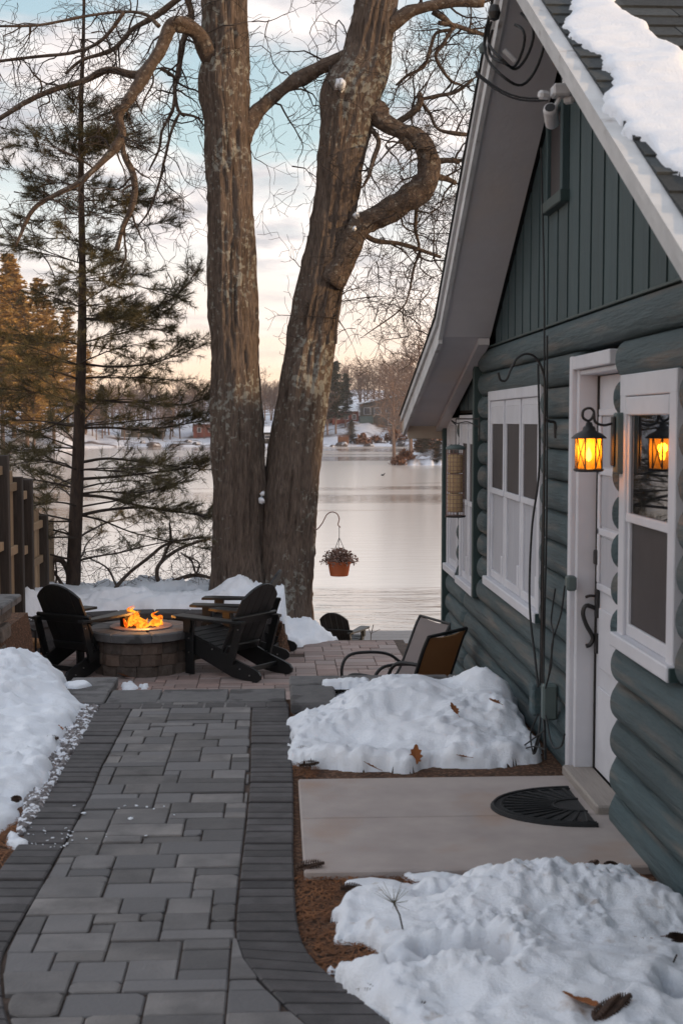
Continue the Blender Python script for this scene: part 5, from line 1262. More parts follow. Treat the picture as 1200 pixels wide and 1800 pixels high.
LIMBS = [
 ([(385, 130), (368, 92), (345, 58), (318, 40), (297, 48), (280, 92), (258, 132), (232, 170), (208, 205), (217, 236), (200, 256), (170, 290), (140, 325), (100, 345), (55, 370), (28, 432)], [19, 17, 16, 15, 14, 12.5, 14, 12, 9, 9, 8, 6, 5.5, 5, 4, 2.5], -.5),
 ([(258, 134), (232, 132), (190, 126), (150, 140), (100, 155), (50, 178), (-10, 215)], [9, 9, 8, 7, 6, 5.5, 5], .2),
 ([(215, 238), (222, 270), (235, 310), (232, 350), (218, 400), (205, 440)], [7, 6.5, 6.5, 6, 5.5, 5], -.2),
 ([(320, -8), (290, 20), (262, 35), (235, 52), (215, 75), (190, 90), (140, 105), (115, 130)], [6, 6, 6, 5.5, 5, 4.5, 4, 3], .4),
 ([(280, 46), (255, 22), (210, 22), (150, 32), (70, 42), (0, 46)], [5, 4, 3.5, 3, 2.6, 2.4], .3),
 ([(218, 22), (180, 70), (130, 92), (60, 100), (-5, 108)], [3.5, 3.2, 3, 2.6, 2.3], .5),
 ([(328, -10), (335, 32), (322, 78), (312, 125), (308, 160), (316, 192), (325, 205)], [8, 7, 6, 5, 4.5, 3.5, 2.5], .3),
 ([(308, 165), (303, 195), (285, 230), (280, 262), (262, 300)], [3.5, 3, 2.6, 2.2, 1.5], .2),
 ([(283, 120), (300, 130), (312, 140)], [3.5, 3, 2.4], .2),
 ([(318, 195), (300, 230), (285, 285), (280, 330), (262, 370), (240, 400)], [3, 2.8, 2.6, 2.2, 2, 1.4], .2),
 ([(320, 200), (345, 206), (358, 220)], [2.6, 2.2, 1.6], .1),
 ([(422, 245), (441, 205), (455, 190), (490, 162), (540, 130), (580, 108), (618, 92)], [24, 19, 16, 14, 13.5, 13, 13], .1),
 ([(660, 60), (690, 38), (720, 22), (760, 12), (800, 4), (850, 4)], [22, 17, 14, 12, 11, 9], -.2),
 ([(620, 200), (655, 198), (672, 214), (700, 226), (722, 240), (745, 262), (756, 296), (748, 328), (722, 352), (688, 370), (655, 385), (630, 408), (606, 450), (580, 500)], [26, 24, 20, 17, 17, 20, 24, 26, 26, 25, 25, 26, 27, 24], -.1),
 ([(690, 218), (705, 240), (720, 262)], [7, 7, 7], -.25),
 ([(700, 215), (722, 200), (738, 182), (737, 163)], [6, 6, 6, 4], -.2), ([(738, 175), (770, 168), (800, 162), (830, 140)], [3, 3, 3, 2.5], -.2), ([(740, 180), (755, 200), (768, 226), (800, 235), (830, 237)], [3, 3, 2.6, 4, 3], -.2),
 ([(765, 285), (785, 282), (808, 283)], [6, 5, 4], -.1), ([(762, 310), (785, 315), (800, 322)], [6, 5, 4.5], .1), ([(640, 412), (662, 424), (700, 428), (740, 440), (775, 452)], [5, 4.5, 4, 3.5, 3], .1),
 ([(760, 20), (790, 40), (798, 48), (770, 62), (758, 85), (745, 118), (715, 130), (695, 150)], [6, 5, 4, 4, 3.6, 3, 2.6, 2], .1), ([(770, 40), (800, 45), (830, 55), (855, 62)], [4, 4, 4, 3], .2), ([(795, 48), (780, 75), (765, 100), (790, 140), (812, 150)], [4, 3.4, 3, 2.6, 2], .2),
 ([(735, 335), (732, 360), (728, 400), (735, 440), (728, 470), (720, 520), (700, 545), (640, 590)], [5, 4, 3.6, 3, 2.6, 2, 1.6, 1.2], .2), ([(640, 215), (665, 245), (656, 280), (648, 310), (636, 330)], [5, 4.5, 4, 3, 2], -.2), ([(606, 470), (598, 520), (592, 560), (590, 604)], [3, 2.6, 2.4, 2.6], -.2)]
twm = MB(); anchors = []
for pts, rad, dy in LIMBS:
    big = max(rad) > 9
    if len(pts) > 5: pts = [pts[0]] + [(x + rt.uniform(-4, 4), y + rt.uniform(-4, 4)) for x, y in pts[1:-1]] + [pts[-1]]; rad = [q * rt.uniform(.72, .98) for q in rad]
    P, r = tubes_px(pts, TY, rad, 5, yoff=[0 if i == 0 else dy * min(1, i / 3) for i in range(len(pts))])
    n = 24 if big else 10
    rf = r.copy()
    oak.part('limb', MB().tube(P, r, n, disp=(lambda P, a, r=rf: r[:, None] * (.75 * (fbm(np.cos(a)[None] * 1.3 + 3, np.sin(a)[None] * 1.3, P[:, 2:3] * 7 + P[:, 0:1] * 7, 3) - .5)))), M['limb'], smooth=True)
    L = len(P); anchors += [(Vector(p), float(q)) for p, q in zip(P[3:], r[3:])]
    for k in range(max(3, L // 4)):      # side twigs off every limb
        i = rt.randint(L // 4, L - 1); d = Vector(P[min(i + 1, L - 1)] - P[i - 1]).normalized(); a = Vector((rt.gauss(0, 1), rt.gauss(0, .6), rt.gauss(0, 1))).normalized()
        grow(twm, Vector(P[i]), (d * .4 + a), rt.uniform(.35, 1.0), min(.014, float(r[i]) * .5), 2, droop=.04, wig=.28, rmin=.0026, seg=.08)
# clouds of fine twigs by region: (x0,x1,y0,y1,count)
for (x0, x1, y0, y1, n) in ((0, 340, 0, 180, 34), (0, 120, 150, 460, 14), (220, 360, 230, 480, 12), (440, 600, 0, 330, 20), (690, 840, 20, 560, 60), (640, 760, 420, 640, 22), (600, 700, 480, 620, 6), (700, 840, 200, 420, 26), (300, 360, 0, 60, 6)):
    for _ in range(n):
        px, py = rt.uniform(x0, x1), rt.uniform(y0, y1); Yb = TY + rt.uniform(-.5, 1.2); p = on_y(px, py, Yb)
        s0, sr = min(anchors, key=lambda q: (q[0] - p).length + rt.uniform(0, .25)); gap = (p - s0).length
        if gap > .05:                   # a branch carries the cluster from the nearest limb
            nn = max(3, int(gap / .12)); side = Vector((rt.gauss(0, 1), rt.gauss(0, 1), rt.gauss(0, 1))) * gap * .16; pts = []
            for q in range(nn + 1):
                t = q / nn; pts.append(s0.lerp(p, t) + side * math.sin(math.pi * t) + Vector((rt.gauss(0, .02), rt.gauss(0, .02), rt.gauss(0, .02))) * (1 if 0 < q < nn else 0))
            rb = min(.016, sr * .6, .006 + .007 * gap); twm.tube(pts, [rb * (1 - .55 * q / nn) for q in range(nn + 1)], 5, cap=False)
            anchors += [(q, rb * .6) for q in pts[2:]]; d0 = (pts[-1] - pts[-2]).normalized()
        else: d0 = Vector((0, 0, -.3))
        a = rt.uniform(-2.9, .5); d = d0 + Vector((math.cos(a), rt.gauss(0, .4), math.sin(a))) * .7
        grow(twm, p, d, rt.uniform(.3, .75), rt.uniform(.004, .009), 2, droop=.03, wig=.26, rmin=.0026, seg=.08)
tag(oak.part('twigs', twm, M['twig']), kind='stuff')
sn = MB()
for (px, py, s) in ((598, 150, .10), (460, 880, .06), (462, 868, .04), (626, 378, .05), (622, 402, .04)):
    q = on_y(px, py, TY - .28); sn.lathe([(0, -s * .6), (s * .5, -s * .4), (s * .7, 0), (s * .45, s * .5), (0, s * .7)], tuple(q), 10)
    sn.v[-50:] = [(a + rt.gauss(0, s * .16), b + rt.gauss(0, s * .16), c + rt.gauss(0, s * .16)) for a, b, c in sn.v[-50:]]
tag(oak.part('snow_tuft', sn, M['snow'], smooth=True), kind='stuff')

# slim pine
PY_ = 16.6
pine = Thing('pine_tree', tuple(on_y(128, 1050, PY_)), 'slim dark pine with sparse needled branches beside the picket fence', 'pine tree')
P, r = tubes_px([(151, -200), (147, 60), (143, 180), (143, 320), (145, 450), (145, 560), (142, 680), (138, 800), (134, 900), (130, 1000), (127, 1075)], PY_, [1.5, 2.8, 4.2, 5, 6, 7.5, 9, 10.5, 11.5, 12.5, 13.5], 8)
pine.part('trunk', MB().tube(P, r, 20, disp=lambda P, a: .006 * (vnoise(np.cos(a)[None] * 5, np.sin(a)[None] * 5, P[:, 2:3] * 6) - .5)), M['pinebark'], smooth=True)
bm, nm_ = MB(), MB()
nv, nf = [], []
def tuft(p, d, n=22, L=.11):
    n = int(n * 1.25)
    for _ in range(n):
        a = Vector((rt.gauss(0, 1), rt.gauss(0, 1), rt.gauss(0, 1))); v = (d * .9 + a * .62).normalized() * L * rt.uniform(.7, 1.15)
        s = v.cross(Vector((rt.gauss(0, 1), rt.gauss(0, 1), rt.gauss(0, 1)))).normalized() * .0026
        q = p + d * rt.uniform(-.05, .05); b = len(nv); nv.extend((tuple(q - s), tuple(q + s), tuple(q + v))); nf.append((b, b + 1, b + 2))
def pine_branch(P, r0, dens=1.0, sub=(.28, .6)):
    P = [Vector(p) for p in P]; n = len(P); bm.tube(P, [max(.0035, r0 * (1 - .8 * i / n)) for i in range(n)], 6, cap=False)
    for i in range(n // 4, n):
        d = (P[i] - P[i - 1]).normalized()
        if i == n - 1: tuft(P[i], d, 26)
        for s in range(2 if rt.random() < .9 * dens else 1):
            if rt.random() > dens: continue
            side = d.cross(Vector((0, 0, 1))); side = side.normalized() if side.length > .1 else Vector((1, 0, 0))
            v = (d * .75 + side * rt.choice((-1, 1)) * rt.uniform(.4, 1) + Vector((0, 0, rt.uniform(-.25, .45)))).normalized(); L = rt.uniform(*sub) * (1.1 - .6 * i / n)
            q = P[i]; pts = [q.copy()]
            for k in range(4): v = (v + Vector((rt.gauss(0, .15), rt.gauss(0, .15), rt.gauss(.03, .12)))).normalized(); q = q + v * L / 4; pts.append(q.copy())
            bm.tube(pts, [.0045, .0038, .003, .0025, .002], 4, cap=False)
            for k in (2, 3, 4): tuft(pts[k], v, 16 if k < 4 else 24)
            for _ in range(2):
                w = (v + Vector((rt.gauss(0, .7), rt.gauss(0, .7), rt.gauss(0, .5)))).normalized() * rt.uniform(.08, .2); bm.tube([pts[2], pts[2] + w], .002, 3, cap=False); tuft(pts[2] + w, w.normalized(), 20)
TB = [([(147, 812), (190, 806), (250, 812), (310, 820), (370, 826)], .022, .75), ([(145, 842), (200, 838), (260, 832), (320, 824), (345, 815)], .022, .8), ([(144, 868), (180, 864), (240, 866), (290, 856)], .018, .7), ([(143, 870), (190, 875), (250, 890), (310, 900), (372, 905)], .024, .9),
      ([(140, 906), (190, 896), (260, 892), (330, 902), (378, 912)], .026, .9), ([(140, 905), (180, 915), (230, 935), (290, 950), (350, 962)], .016, .55), ([(150, 702), (200, 706), (260, 708), (320, 712), (360, 700)], .02, .85), ([(148, 752), (200, 752), (250, 756), (310, 748), (365, 738)], .02, .9), ([(150, 640), (200, 645), (260, 640), (310, 625), (345, 612)], .018, .9), ([(148, 560), (200, 560), (260, 545), (310, 520), (345, 480)], .018, .9),
      ([(140, 805), (100, 792), (50, 795), (10, 800)], .012, .25), ([(138, 838), (105, 850), (85, 870), (60, 905)], .010, .12), ([(140, 690), (100, 682), (60, 690), (10, 692)], .012, .5), ([(138, 720), (90, 750), (40, 762), (-10, 770)], .012, .4), ([(135, 950), (110, 930), (95, 940), (80, 965)], .01, .05)]
for pts, r0, dens in TB:
    z = rt.uniform(-.35, .35); P, _ = tubes_px(pts, PY_, [3] * len(pts), 4, yoff=[0] + [z * i / len(pts) for i in range(1, len(pts))])
    pine_branch(P, r0, dens)
z = -.05
while z < 5.6:                       # whorls further up
    cx = float(np.interp(z, [-.5, 6.3], [-2.5, -2.43])); hgt = (z + .5) / 6.8
    for k in range(rt.randint(3, 5)):
        a = rt.uniform(0, 6.28); L = (1.8 * (1 - hgt) ** .6 + .25) * rt.uniform(.7, 1.1)
        if z < .6 and math.cos(a) > .2 and rt.random() < .6: continue
        q = Vector((cx, PY_, z)); v = Vector((math.cos(a), math.sin(a) * .9, rt.uniform(.1, .35))); pts = [q.copy()]
        for i in range(9): v = (v + Vector((rt.gauss(0, .07), rt.gauss(0, .07), rt.gauss(-.03, .06)))).normalized(); q = q + v * L / 9; pts.append(q.copy())
        pine_branch(pts, .004 + .012 * (1 - hgt), .72 if z < 2 else .8, sub=(.2, .45))
    z += rt.uniform(.17, .30)
pine.part('branches', bm, M['twig'])
nm_.v, nm_.f = nv, nf
pine.part('needles', nm_, M['needle'])

# low bare shrub with arching stems beyond the seat wall
shr = Thing('bare_shrub', tuple(on_y(240, 1050, 16.8)), 'leafless shrub with long arching stems beyond the snow behind the fire pit', 'shrub'); smb, stw = MB(), MB()
ST = [([(128, 1052), (180, 1048), (230, 1050), (265, 1042)], [5, 6, 6, 4]), ([(202, 1040), (208, 1028), (230, 1005), (262, 980), (290, 958), (330, 948), (360, 945)], [3.5, 3.5, 3, 3, 2.6, 2, 1.6]), ([(240, 1056), (265, 1048), (285, 1038), (310, 1020), (345, 1011), (378, 1018)], [6, 6, 5, 4, 3.5, 2.5]), ([(284, 1038), (276, 1010), (282, 990), (310, 968), (340, 955), (370, 947)], [4, 3.6, 3.4, 3, 2.6, 2]), ([(283, 990), (298, 955), (300, 935), (298, 920)], [3, 2.6, 2.2, 1.6]),
      ([(95, 1045), (100, 1010), (95, 975), (85, 945)], [2, 1.6, 1.4, 1]), ([(118, 1040), (105, 1020), (95, 1005), (85, 990)], [3, 3, 2.4, 2]), ([(84, 1030), (87, 1000), (92, 985), (108, 985), (118, 1000), (122, 1020)], [7, 6.5, 6, 5, 5, 4]), ([(345, 1011), (336, 985), (318, 972)], [2, 1.6, 1.2]), ([(345, 1011), (350, 990), (330, 978)], [2, 1.5, 1]), ([(205, 1030), (190, 1000), (165, 985), (140, 975)], [2, 1.6, 1.3, 1])]
for pts, rad in ST:
    P, r = tubes_px(pts, 16.7, rad, 6, yoff=[rt.uniform(-.1, .1) for _ in pts]); smb.tube(P, r, 8)
    for k in range(9):
        i = rt.randint(2, len(P) - 1); grow(stw, Vector(P[i]), Vector((rt.gauss(0, 1), rt.gauss(0, .5), rt.gauss(.3, .8))), rt.uniform(.15, .5), .005, 2, 0, .25, .002, (2, 4), .06)
for _ in range(60):
    px, py = rt.uniform(150, 380), rt.uniform(940, 1050); grow(stw, on_y(px, py, 16.8 + rt.uniform(-.3, .5)), Vector((rt.gauss(0, 1), rt.gauss(0, .4), rt.gauss(.5, .8))), rt.uniform(.15, .4), .0035, 1, 0, .25, .0018, (2, 4), .06)
shr.part('stems', smb, M['bark'], smooth=True); shr.part('twigs', stw, M['twig'])
lfm = MB()
for _ in range(240):
    px, py = rt.uniform(150, 378), rt.uniform(920, 1045); p = on_y(px, py, 16.7 + rt.uniform(-.3, .4)); lfm.add([tuple(p + Vector((rt.uniform(-1, 1), rt.uniform(-1, 1), rt.uniform(-1, 1))) * .018) for _ in range(3)], [(0, 1, 2)])
tag(shr.part('withered_leaves', lfm, M['driedflower']), kind='stuff')
# little sapling by the dock
q0 = on_y(650, 1135, 20); m = MB().tube([tuple(on_y(650, 1145, 20)), tuple(on_y(652, 1115, 20)), tuple(on_y(656, 1098, 20))], .006, 4).tube([tuple(on_y(652, 1115, 20)), tuple(on_y(646, 1102, 20))], .004, 4).tube([tuple(on_y(653, 1113, 20)), tuple(on_y(668, 1106, 20))], .003, 4)
tag(m.build('sapling', M['twig']), 'thin bare sapling standing beside the dock', 'sapling')

# ================================================================== FAR SHORE
def far_tree_mesh(H, seed, spread=.42):
    global rt
    keep = rt; rt = random.Random(seed); tr, cr = MB(), MB()
    lean = Vector((rt.gauss(0, .05), rt.gauss(0, .05), 1)).normalized(); n = 8
    pts = [lean * (H * .8 * i / n) + Vector((rt.gauss(0, .1), rt.gauss(0, .1), 0)) * (i / n) * H * .06 for i in range(n + 1)]
    tr.tube(pts, [H * .016 * (1 - .8 * i / n) + .02 for i in range(n + 1)], 6)
    for k in range(15):
        t = .25 + .75 * k / 14; p = lean * (H * .8 * t); a = k * 2.4 + rt.random(); L = H * spread * (1.15 - t * .75) * rt.uniform(.7, 1.1)
        grow(cr, p, Vector((math.cos(a), math.sin(a), rt.uniform(.5, 1.3))), L, H * .006, 3, -.06, .15, .022, (3, 4), H * .05)
    rt = keep; return tr, cr
def far_pine_mesh(H, seed, w=.17, bare=.22):
    r = random.Random(seed); tr, cr = MB(), MB(); tr.tube([(0, 0, -.5), (0, 0, H * .5), (0, 0, H)], [H * .014, H * .009, .03], 6)
    z = H * bare
    while z < H * .99:
        t = (z / H - bare) / (1 - bare); Rr = H * w * min(1, (1 - t) * 1.7 + .08) ** .8 * r.uniform(.45, 1.2) + .2
        for k in range(7):
            a = r.uniform(0, 6.28); L = Rr * r.uniform(.6, 1.1); d = Vector((math.cos(a), math.sin(a), r.uniform(-.15, .25)))
            tr.tube([(0, 0, z), tuple(Vector((0, 0, z)) + d * L)], [.05, .02], 3, cap=False)
            for j in range(26):
                s = rt.random() * .75 + .28; p = Vector((0, 0, z)) + d * L * s + Vector((r.gauss(0, .16 * L), r.gauss(0, .16 * L), r.gauss(.05, .12)))
                e = H * .0115 * r.uniform(.6, 1.4)
                cr.add([tuple(p + Vector((r.gauss(0, e), r.gauss(0, e), r.gauss(0, e * .35)))) for _ in range(4)], [(0, 1, 2), (0, 2, 3)])
        z += H * .028
    return tr, cr
def far_shrub_mesh(s, seed, mt):
    r = random.Random(seed); cr = MB()
    for _ in range(260):
        a, e, q = r.uniform(0, 6.28), r.uniform(0, 1.5), s * r.uniform(.4, 1) ** .5; p = Vector((math.cos(a) * math.cos(e) * q, math.sin(a) * math.cos(e) * q, math.sin(e) * q * .9)); h = s * .16
        cr.add([tuple(p + Vector((r.gauss(0, h), r.gauss(0, h), r.gauss(0, h)))) for _ in range(3)], [(0, 1, 2)])
    return cr
def make_tree(name, tr, cr, mt, mc, label, cat, group):
    t = Thing(name, (0, 0, 0), label, cat, group); t.part('trunk', tr, mt); t.part('crown', cr, mc); return t.o
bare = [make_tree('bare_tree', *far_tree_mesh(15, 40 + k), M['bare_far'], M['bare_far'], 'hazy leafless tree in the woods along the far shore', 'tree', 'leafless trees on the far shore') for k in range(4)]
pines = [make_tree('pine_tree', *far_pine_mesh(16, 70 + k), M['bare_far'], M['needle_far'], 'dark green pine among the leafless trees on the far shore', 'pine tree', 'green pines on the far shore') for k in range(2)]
gold = [make_tree('pine_tree', *far_pine_mesh(30, 80 + k, .16, .16), M['bare_far'], M['needle_sungold'], 'tall golden lit pine on the left shore behind the slim pine', 'pine tree', 'golden pines on the left shore') for k in range(3)]
used = set()
def place(protos, i, p, s, rz):
    o = protos[i % len(protos)]
    if o.name not in used: used.add(o.name)
    else: o = copy_tree(o)
    o.location = p; o.scale = (s, s, s); o.rotation_euler = (0, 0, rz); return o
rp_ = random.Random(33)
def far_label(x, row):
    where = ('behind the slim pine on the left' if x < 260 else 'between the slim pine and the left trunk' if x < 385 else 'hidden behind the left trunk' if x < 455 else 'in the gap between the twin trunks' if x < 500 else 'hidden behind the right trunk' if x < 565 else 'around the red and grey far houses' if x < 705 else 'behind the low snowy point')
    return 'leafless far tree %s, %s' % (where, 'close to the water' if row == 0 else 'farther up the slope')
k = 0
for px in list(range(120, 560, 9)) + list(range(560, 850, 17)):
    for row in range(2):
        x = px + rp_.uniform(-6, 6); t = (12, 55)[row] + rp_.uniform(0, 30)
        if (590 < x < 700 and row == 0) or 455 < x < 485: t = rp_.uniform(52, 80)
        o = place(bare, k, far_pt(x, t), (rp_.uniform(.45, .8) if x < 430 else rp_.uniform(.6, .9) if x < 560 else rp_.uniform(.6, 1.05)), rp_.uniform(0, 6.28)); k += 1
        o['label'] = far_label(x, row)
for (px, t, s) in ((590, 20, 1.0), (607, 28, .75), (575, 35, 1.0), (180, 20, .7), (300, 24, .5), (716, 15, .5)):
    o = place(pines, k, far_pt(px, t), s, rp_.uniform(0, 6.28)); k += 1
    o['label'] = {590: 'tall dark pine left of the red far house, nearest the water', 607: 'dark pine standing behind the dark red far house', 575: 'tall dark pine at the right edge of the right trunk', 180: 'dark far pine just right of the slim pine trunk', 250: 'small dark pine by the low grey far house', 300: 'dark pine right of the low grey far house', 330: 'dark pine just left of the red far house with white windows', 400: 'dark pine hidden behind the left trunk', 465: 'dark pine above the black boathouse between the trunks', 716: 'small dark pine behind the tip of the snowy point', 205: 'tall dark pine set back between slim pine and low grey house'}[px]
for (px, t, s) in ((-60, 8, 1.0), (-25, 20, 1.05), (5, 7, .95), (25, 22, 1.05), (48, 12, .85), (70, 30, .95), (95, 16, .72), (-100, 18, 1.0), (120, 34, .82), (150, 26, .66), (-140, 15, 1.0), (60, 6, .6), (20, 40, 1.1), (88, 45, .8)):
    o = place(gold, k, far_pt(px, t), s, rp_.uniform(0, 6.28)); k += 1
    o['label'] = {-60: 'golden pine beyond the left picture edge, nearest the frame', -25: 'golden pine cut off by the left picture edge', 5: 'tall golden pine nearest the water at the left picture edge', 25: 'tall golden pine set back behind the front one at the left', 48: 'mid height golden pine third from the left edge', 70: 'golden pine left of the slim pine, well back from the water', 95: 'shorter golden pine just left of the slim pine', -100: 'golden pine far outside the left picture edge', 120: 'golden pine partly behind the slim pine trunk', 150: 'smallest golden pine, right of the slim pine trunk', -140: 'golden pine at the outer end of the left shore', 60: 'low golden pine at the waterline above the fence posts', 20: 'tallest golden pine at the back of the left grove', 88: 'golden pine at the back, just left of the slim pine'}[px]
# leafless trees on the low wooded point: bigger in the picture, one apart from another
ptree = [make_tree('bare_tree', *far_tree_mesh(14, 140 + j, .36), M['bare_far'], M['bare_far'], 'x', 'tree', 'leafless trees on the low snowy point') for j in range(3)]
for j, (px, t, s, lab) in enumerate(((692, 6, .95, 'slender leafless tree standing at the very tip of the low snowy point'), (722, 12, 1.1, 'leafless tree on the snowy point, second from its tip'), (745, 20, 1.2, 'leafless tree on the middle of the low snowy point'), (768, 10, 1.0, 'leafless tree on the snowy point just left of the cabin eave'), (735, 40, 1.35, 'tall leafless tree at the back of the low snowy point'), (790, 25, 1.2, 'leafless tree on the point half hidden by the cabin wall'))):
    o = place(ptree, j, point_pt(px, t), s, rp_.uniform(0, 6)); o['label'] = lab
lowp = make_tree('spruce_tree', *far_pine_mesh(5, 200, .24, .04), M['bare_far'], M['needle_far'], 'small dark evergreen on the low snowy point', 'evergreen', 'small evergreens by the far water'); lowp.location = point_pt(742, 14)
o = copy_tree(lowp); o.location = far_pt(617, 5); o.scale = (1.0,) * 3; o['label'] = 'small dark evergreen at the water below the grey far house'
o = copy_tree(lowp); o.location = point_pt(768, 3); o.scale = (.8, .8, .5); o['label'] = 'low dark evergreen leaning at the near edge of the snowy point'
for j, (pt, s, lab) in enumerate(((far_pt(636, 4), 2.0, 'rust orange bush at the water below the grey far house'), (far_pt(694, 10), 2.5, 'rust coloured bush on the slope right of the grey far house'), (point_pt(700, 2), 1.0, 'low rust bush at the tip of the snowy point'), (point_pt(712, 4), 1.2, 'low rust bush on the snowy point next to the tip'), (point_pt(764, 22), 2.6, 'large red brown bush on the snowy point by the eave'), (point_pt(750, 30), 1.8, 'red brown bush behind the trees of the snowy point'), (far_pt(660, 8), 1.6, 'brown bush among snowy rocks under the grey far house'))):
    tag(far_shrub_mesh(s, 300 + j, 0).build('bush', M['rustshrub'], loc=pt), lab, 'bush', 'rust bushes on the far shore')
for j in range(16):
    px = (560, 600, 628, 648, 655, 668, 675, 682, 690, 705, 250, 270, 330, 345, 585, 640)[j]; p = far_pt(px, rp_.uniform(.5, 9)); s = rp_.uniform(.6, 1.5)
    o = MB().cbox((0, 0, 0), (s * 2, s * 1.4, s), s * .35, rot=(rp_.uniform(-.3, .3), rp_.uniform(-.3, .3), rp_.uniform(0, 3))).build('boulder', M['rock'], loc=p); tag(o, 'snow dusted boulder ' + ('at the water by the small orange shed', 'on the shore right of the orange shed', 'left of the rust bush under the grey far house', 'below the left corner of the grey far house', 'below the middle of the grey far house', 'in the rocky slope under the grey far house', 'right of the brown bush under the grey far house', 'in the snowy slope right of the grey far house', 'by the rust bush right of the grey far house', 'at the right end of the rocky slope', 'below the low grey far house', 'right of the low grey far house', 'at the water left of the red house', 'just below the red house with white windows', 'beside the small evergreen near the shed', 'at the water under the grey far house')[j], 'boulder', 'boulders along the far waterline')
def house(label, px, t, w, d, h, rh, mw, wins, rz=0.0, chimney=True, porch=None, flat=False):
    p = far_pt(px, t); T = Thing('house', tuple(p), label, 'house'); T.o.rotation_euler = (0, 0, rz); L = T.loc; q = lambda x, y, z: (L.x + x, L.y + y, L.z + z)
    T.part('wall', MB().box(q(-w / 2, 0, -1.5), q(w / 2, d, h)), mw)
    if flat:   # single slope roof rising to the right
        rf = MB().convex([q(-w / 2 - .7, -.7, h + .05), q(w / 2 + .7, -.7, h + rh), q(w / 2 + .7, d + .7, h + rh), q(-w / 2 - .7, d + .7, h + .05), q(-w / 2 - .7, -.7, h + .4), q(w / 2 + .7, -.7, h + rh + .35), q(w / 2 + .7, d + .7, h + rh + .35), q(-w / 2 - .7, d + .7, h + .4)], [(0, 1, 2, 3), (4, 5, 6, 7), (0, 1, 5, 4), (2, 3, 7, 6), (0, 3, 7, 4), (1, 2, 6, 5)])
        T.part('gable', MB().convex([q(-w / 2, .02, h), q(w / 2, .02, h), q(w / 2, .02, h + rh - .05), q(-w / 2, d, h), q(w / 2, d, h), q(w / 2, d, h + rh - .05)], [(0, 1, 2), (3, 4, 5), (0, 1, 4, 3), (1, 2, 5, 4), (0, 2, 5, 3)]), mw)
    else:
        rf = MB().convex([q(-w / 2 - .5, -.6, h - .1), q(w / 2 + .5, -.6, h - .1), q(w / 2 + .5, d + .6, h - .1), q(-w / 2 - .5, d + .6, h - .1), q(-w / 2 - .5, d / 2, h + rh), q(w / 2 + .5, d / 2, h + rh)], [(0, 1, 2, 3), (0, 1, 5, 4), (2, 3, 4, 5), (0, 3, 4), (1, 2, 5)])
    ro = T.part('roof', rf, M['snow'])
    if chimney: T.part('chimney', MB().box(q(w * .2, d * .5, h), q(w * .2 + .7, d * .5 + .7, h + rh + .9)), M['grey_wall'], ro)
    for (x, z, ww, hh) in wins:
        f = T.part('window', MB().box(q(x - ww / 2, -.10, z - hh / 2), q(x + ww / 2, -.003, z + hh / 2)), M['white'])
        T.part('pane', MB().box(q(x - ww / 2 + .1, -.13, z - hh / 2 + .1), q(x + ww / 2 - .1, -.101, z + hh / 2 - .1)), M['far_glass'], f)
    if porch: x0, x1, z0, z1 = porch; T.part('porch', MB().box(q(x0, -.9, z0), q(x1, -.15, z1)), M['teal_wall'])
    return T.o
house('grey two storey far house with single slope snowy roof above the rocks', 668, 30, 9.5, 8, 4.6, 2.3, M['grey_wall'], [(-3, 3.2, 1.6, 1.6), (-.6, 3.2, 1.6, 1.6), (2, 3.4, 1.4, 1.4), (3.6, 3.4, 1.0, 1.4), (2.6, .9, 1.6, 1.6)], -.25, False, (-4.6, -1.6, -.6, 2.0), True)
house('dark red far house with snowy roof left of the grey one', 607, 34, 6, 6, 2.8, 1.6, M['red_wall'], [(-1.8, 1.4, 1, 1.2), (.2, 1.4, 1, 1.2), (2, 1.4, 1, 1.2)])
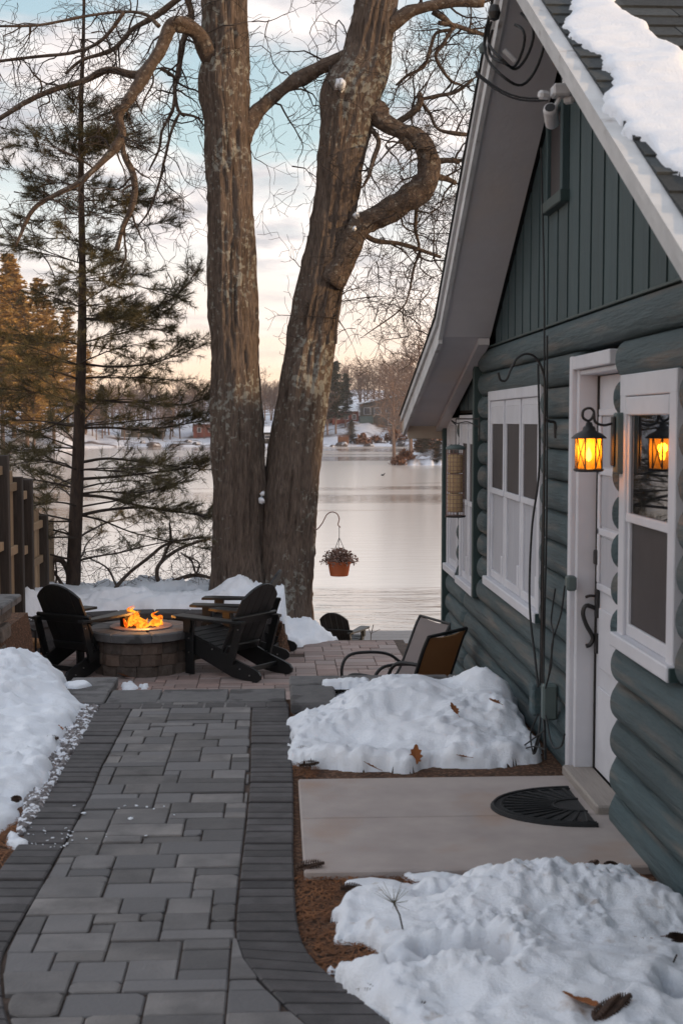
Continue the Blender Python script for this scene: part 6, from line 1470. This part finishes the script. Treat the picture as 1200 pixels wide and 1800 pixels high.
house('light red far house at the right edge of the right trunk', 578, 38, 6, 6, 3.4, 1.8, M['red_wall'], [(-1.5, 1.6, 1, 1.2), (1.5, 1.6, 1, 1.2)])
house('small black boathouse seen between the two trunks', 470, 6, 5.5, 4, 2.4, 1.1, M['black_wall'], [(-1.7, 1.4, 1.1, .8), (0, 1.4, 1.1, .8), (1.7, 1.4, 1.1, .8)], 0, False)
house('red far house with white windows left of the left trunk', 360, 22, 5, 5, 3.0, 1.5, M['red_wall'], [(-1.2, 1.6, .9, 1.1), (1.2, 1.6, .9, 1.1)])
house('low grey far house on the shore behind the slim pine', 250, 18, 9, 6, 2.4, 1.2, M['grey_wall'], [(-3, 1.3, 1, 1), (0, 1.3, 1, 1), (3, 1.3, 1, 1)])
house('dark far house half hidden behind the trees right of the grey one', 745, 35, 9, 6, 3.2, 1.6, M['black_wall'], [(-2.5, 1.6, 1.2, 1.2), (1, 1.6, 1.2, 1.2)])
o = MB().cbox((0, 0, .8), (2.2, 1.4, 1.6), .1).cbox((0, 0, 1.75), (2.5, 1.7, .2), .05).build('shed', M['rustshrub'], loc=far_pt(603, 3)); tag(o, 'small orange shed at the far waterline below the red house', 'shed')
o = MB().lathe([(0, -.05), (.25, 0), (.3, .12), (.1, .25), (0, .28)], (0, 0, 0), 10).tube([(.2, 0, .15), (.34, 0, .38), (.5, 0, .40)], [.09, .08, .04], 6).build('duck', M['iron'], loc=tuple(on_z(672, 836, ZL))); o.scale = (.55,) * 3; tag(o, 'tiny dark duck alone on the open lake', 'duck')

# ================================================================== AIR
hz_ = MB().box((-520, -60, -9), (520, 720, 56)).build('haze', None)
hm = bpy.data.materials.new('haze'); hm.use_nodes = True; hn = hm.node_tree; hn.nodes.remove(hn.nodes['Principled BSDF'])
pv = hn.nodes.new('ShaderNodeVolumePrincipled'); pv.inputs['Density'].default_value = .00022; pv.inputs['Color'].default_value = (.92, .88, .87, 1); pv.inputs['Anisotropy'].default_value = .2
hn.links.new(pv.outputs[0], hn.nodes['Material Output'].inputs['Volume']); hz_.data.materials.append(hm); tag(hz_, kind='stuff')
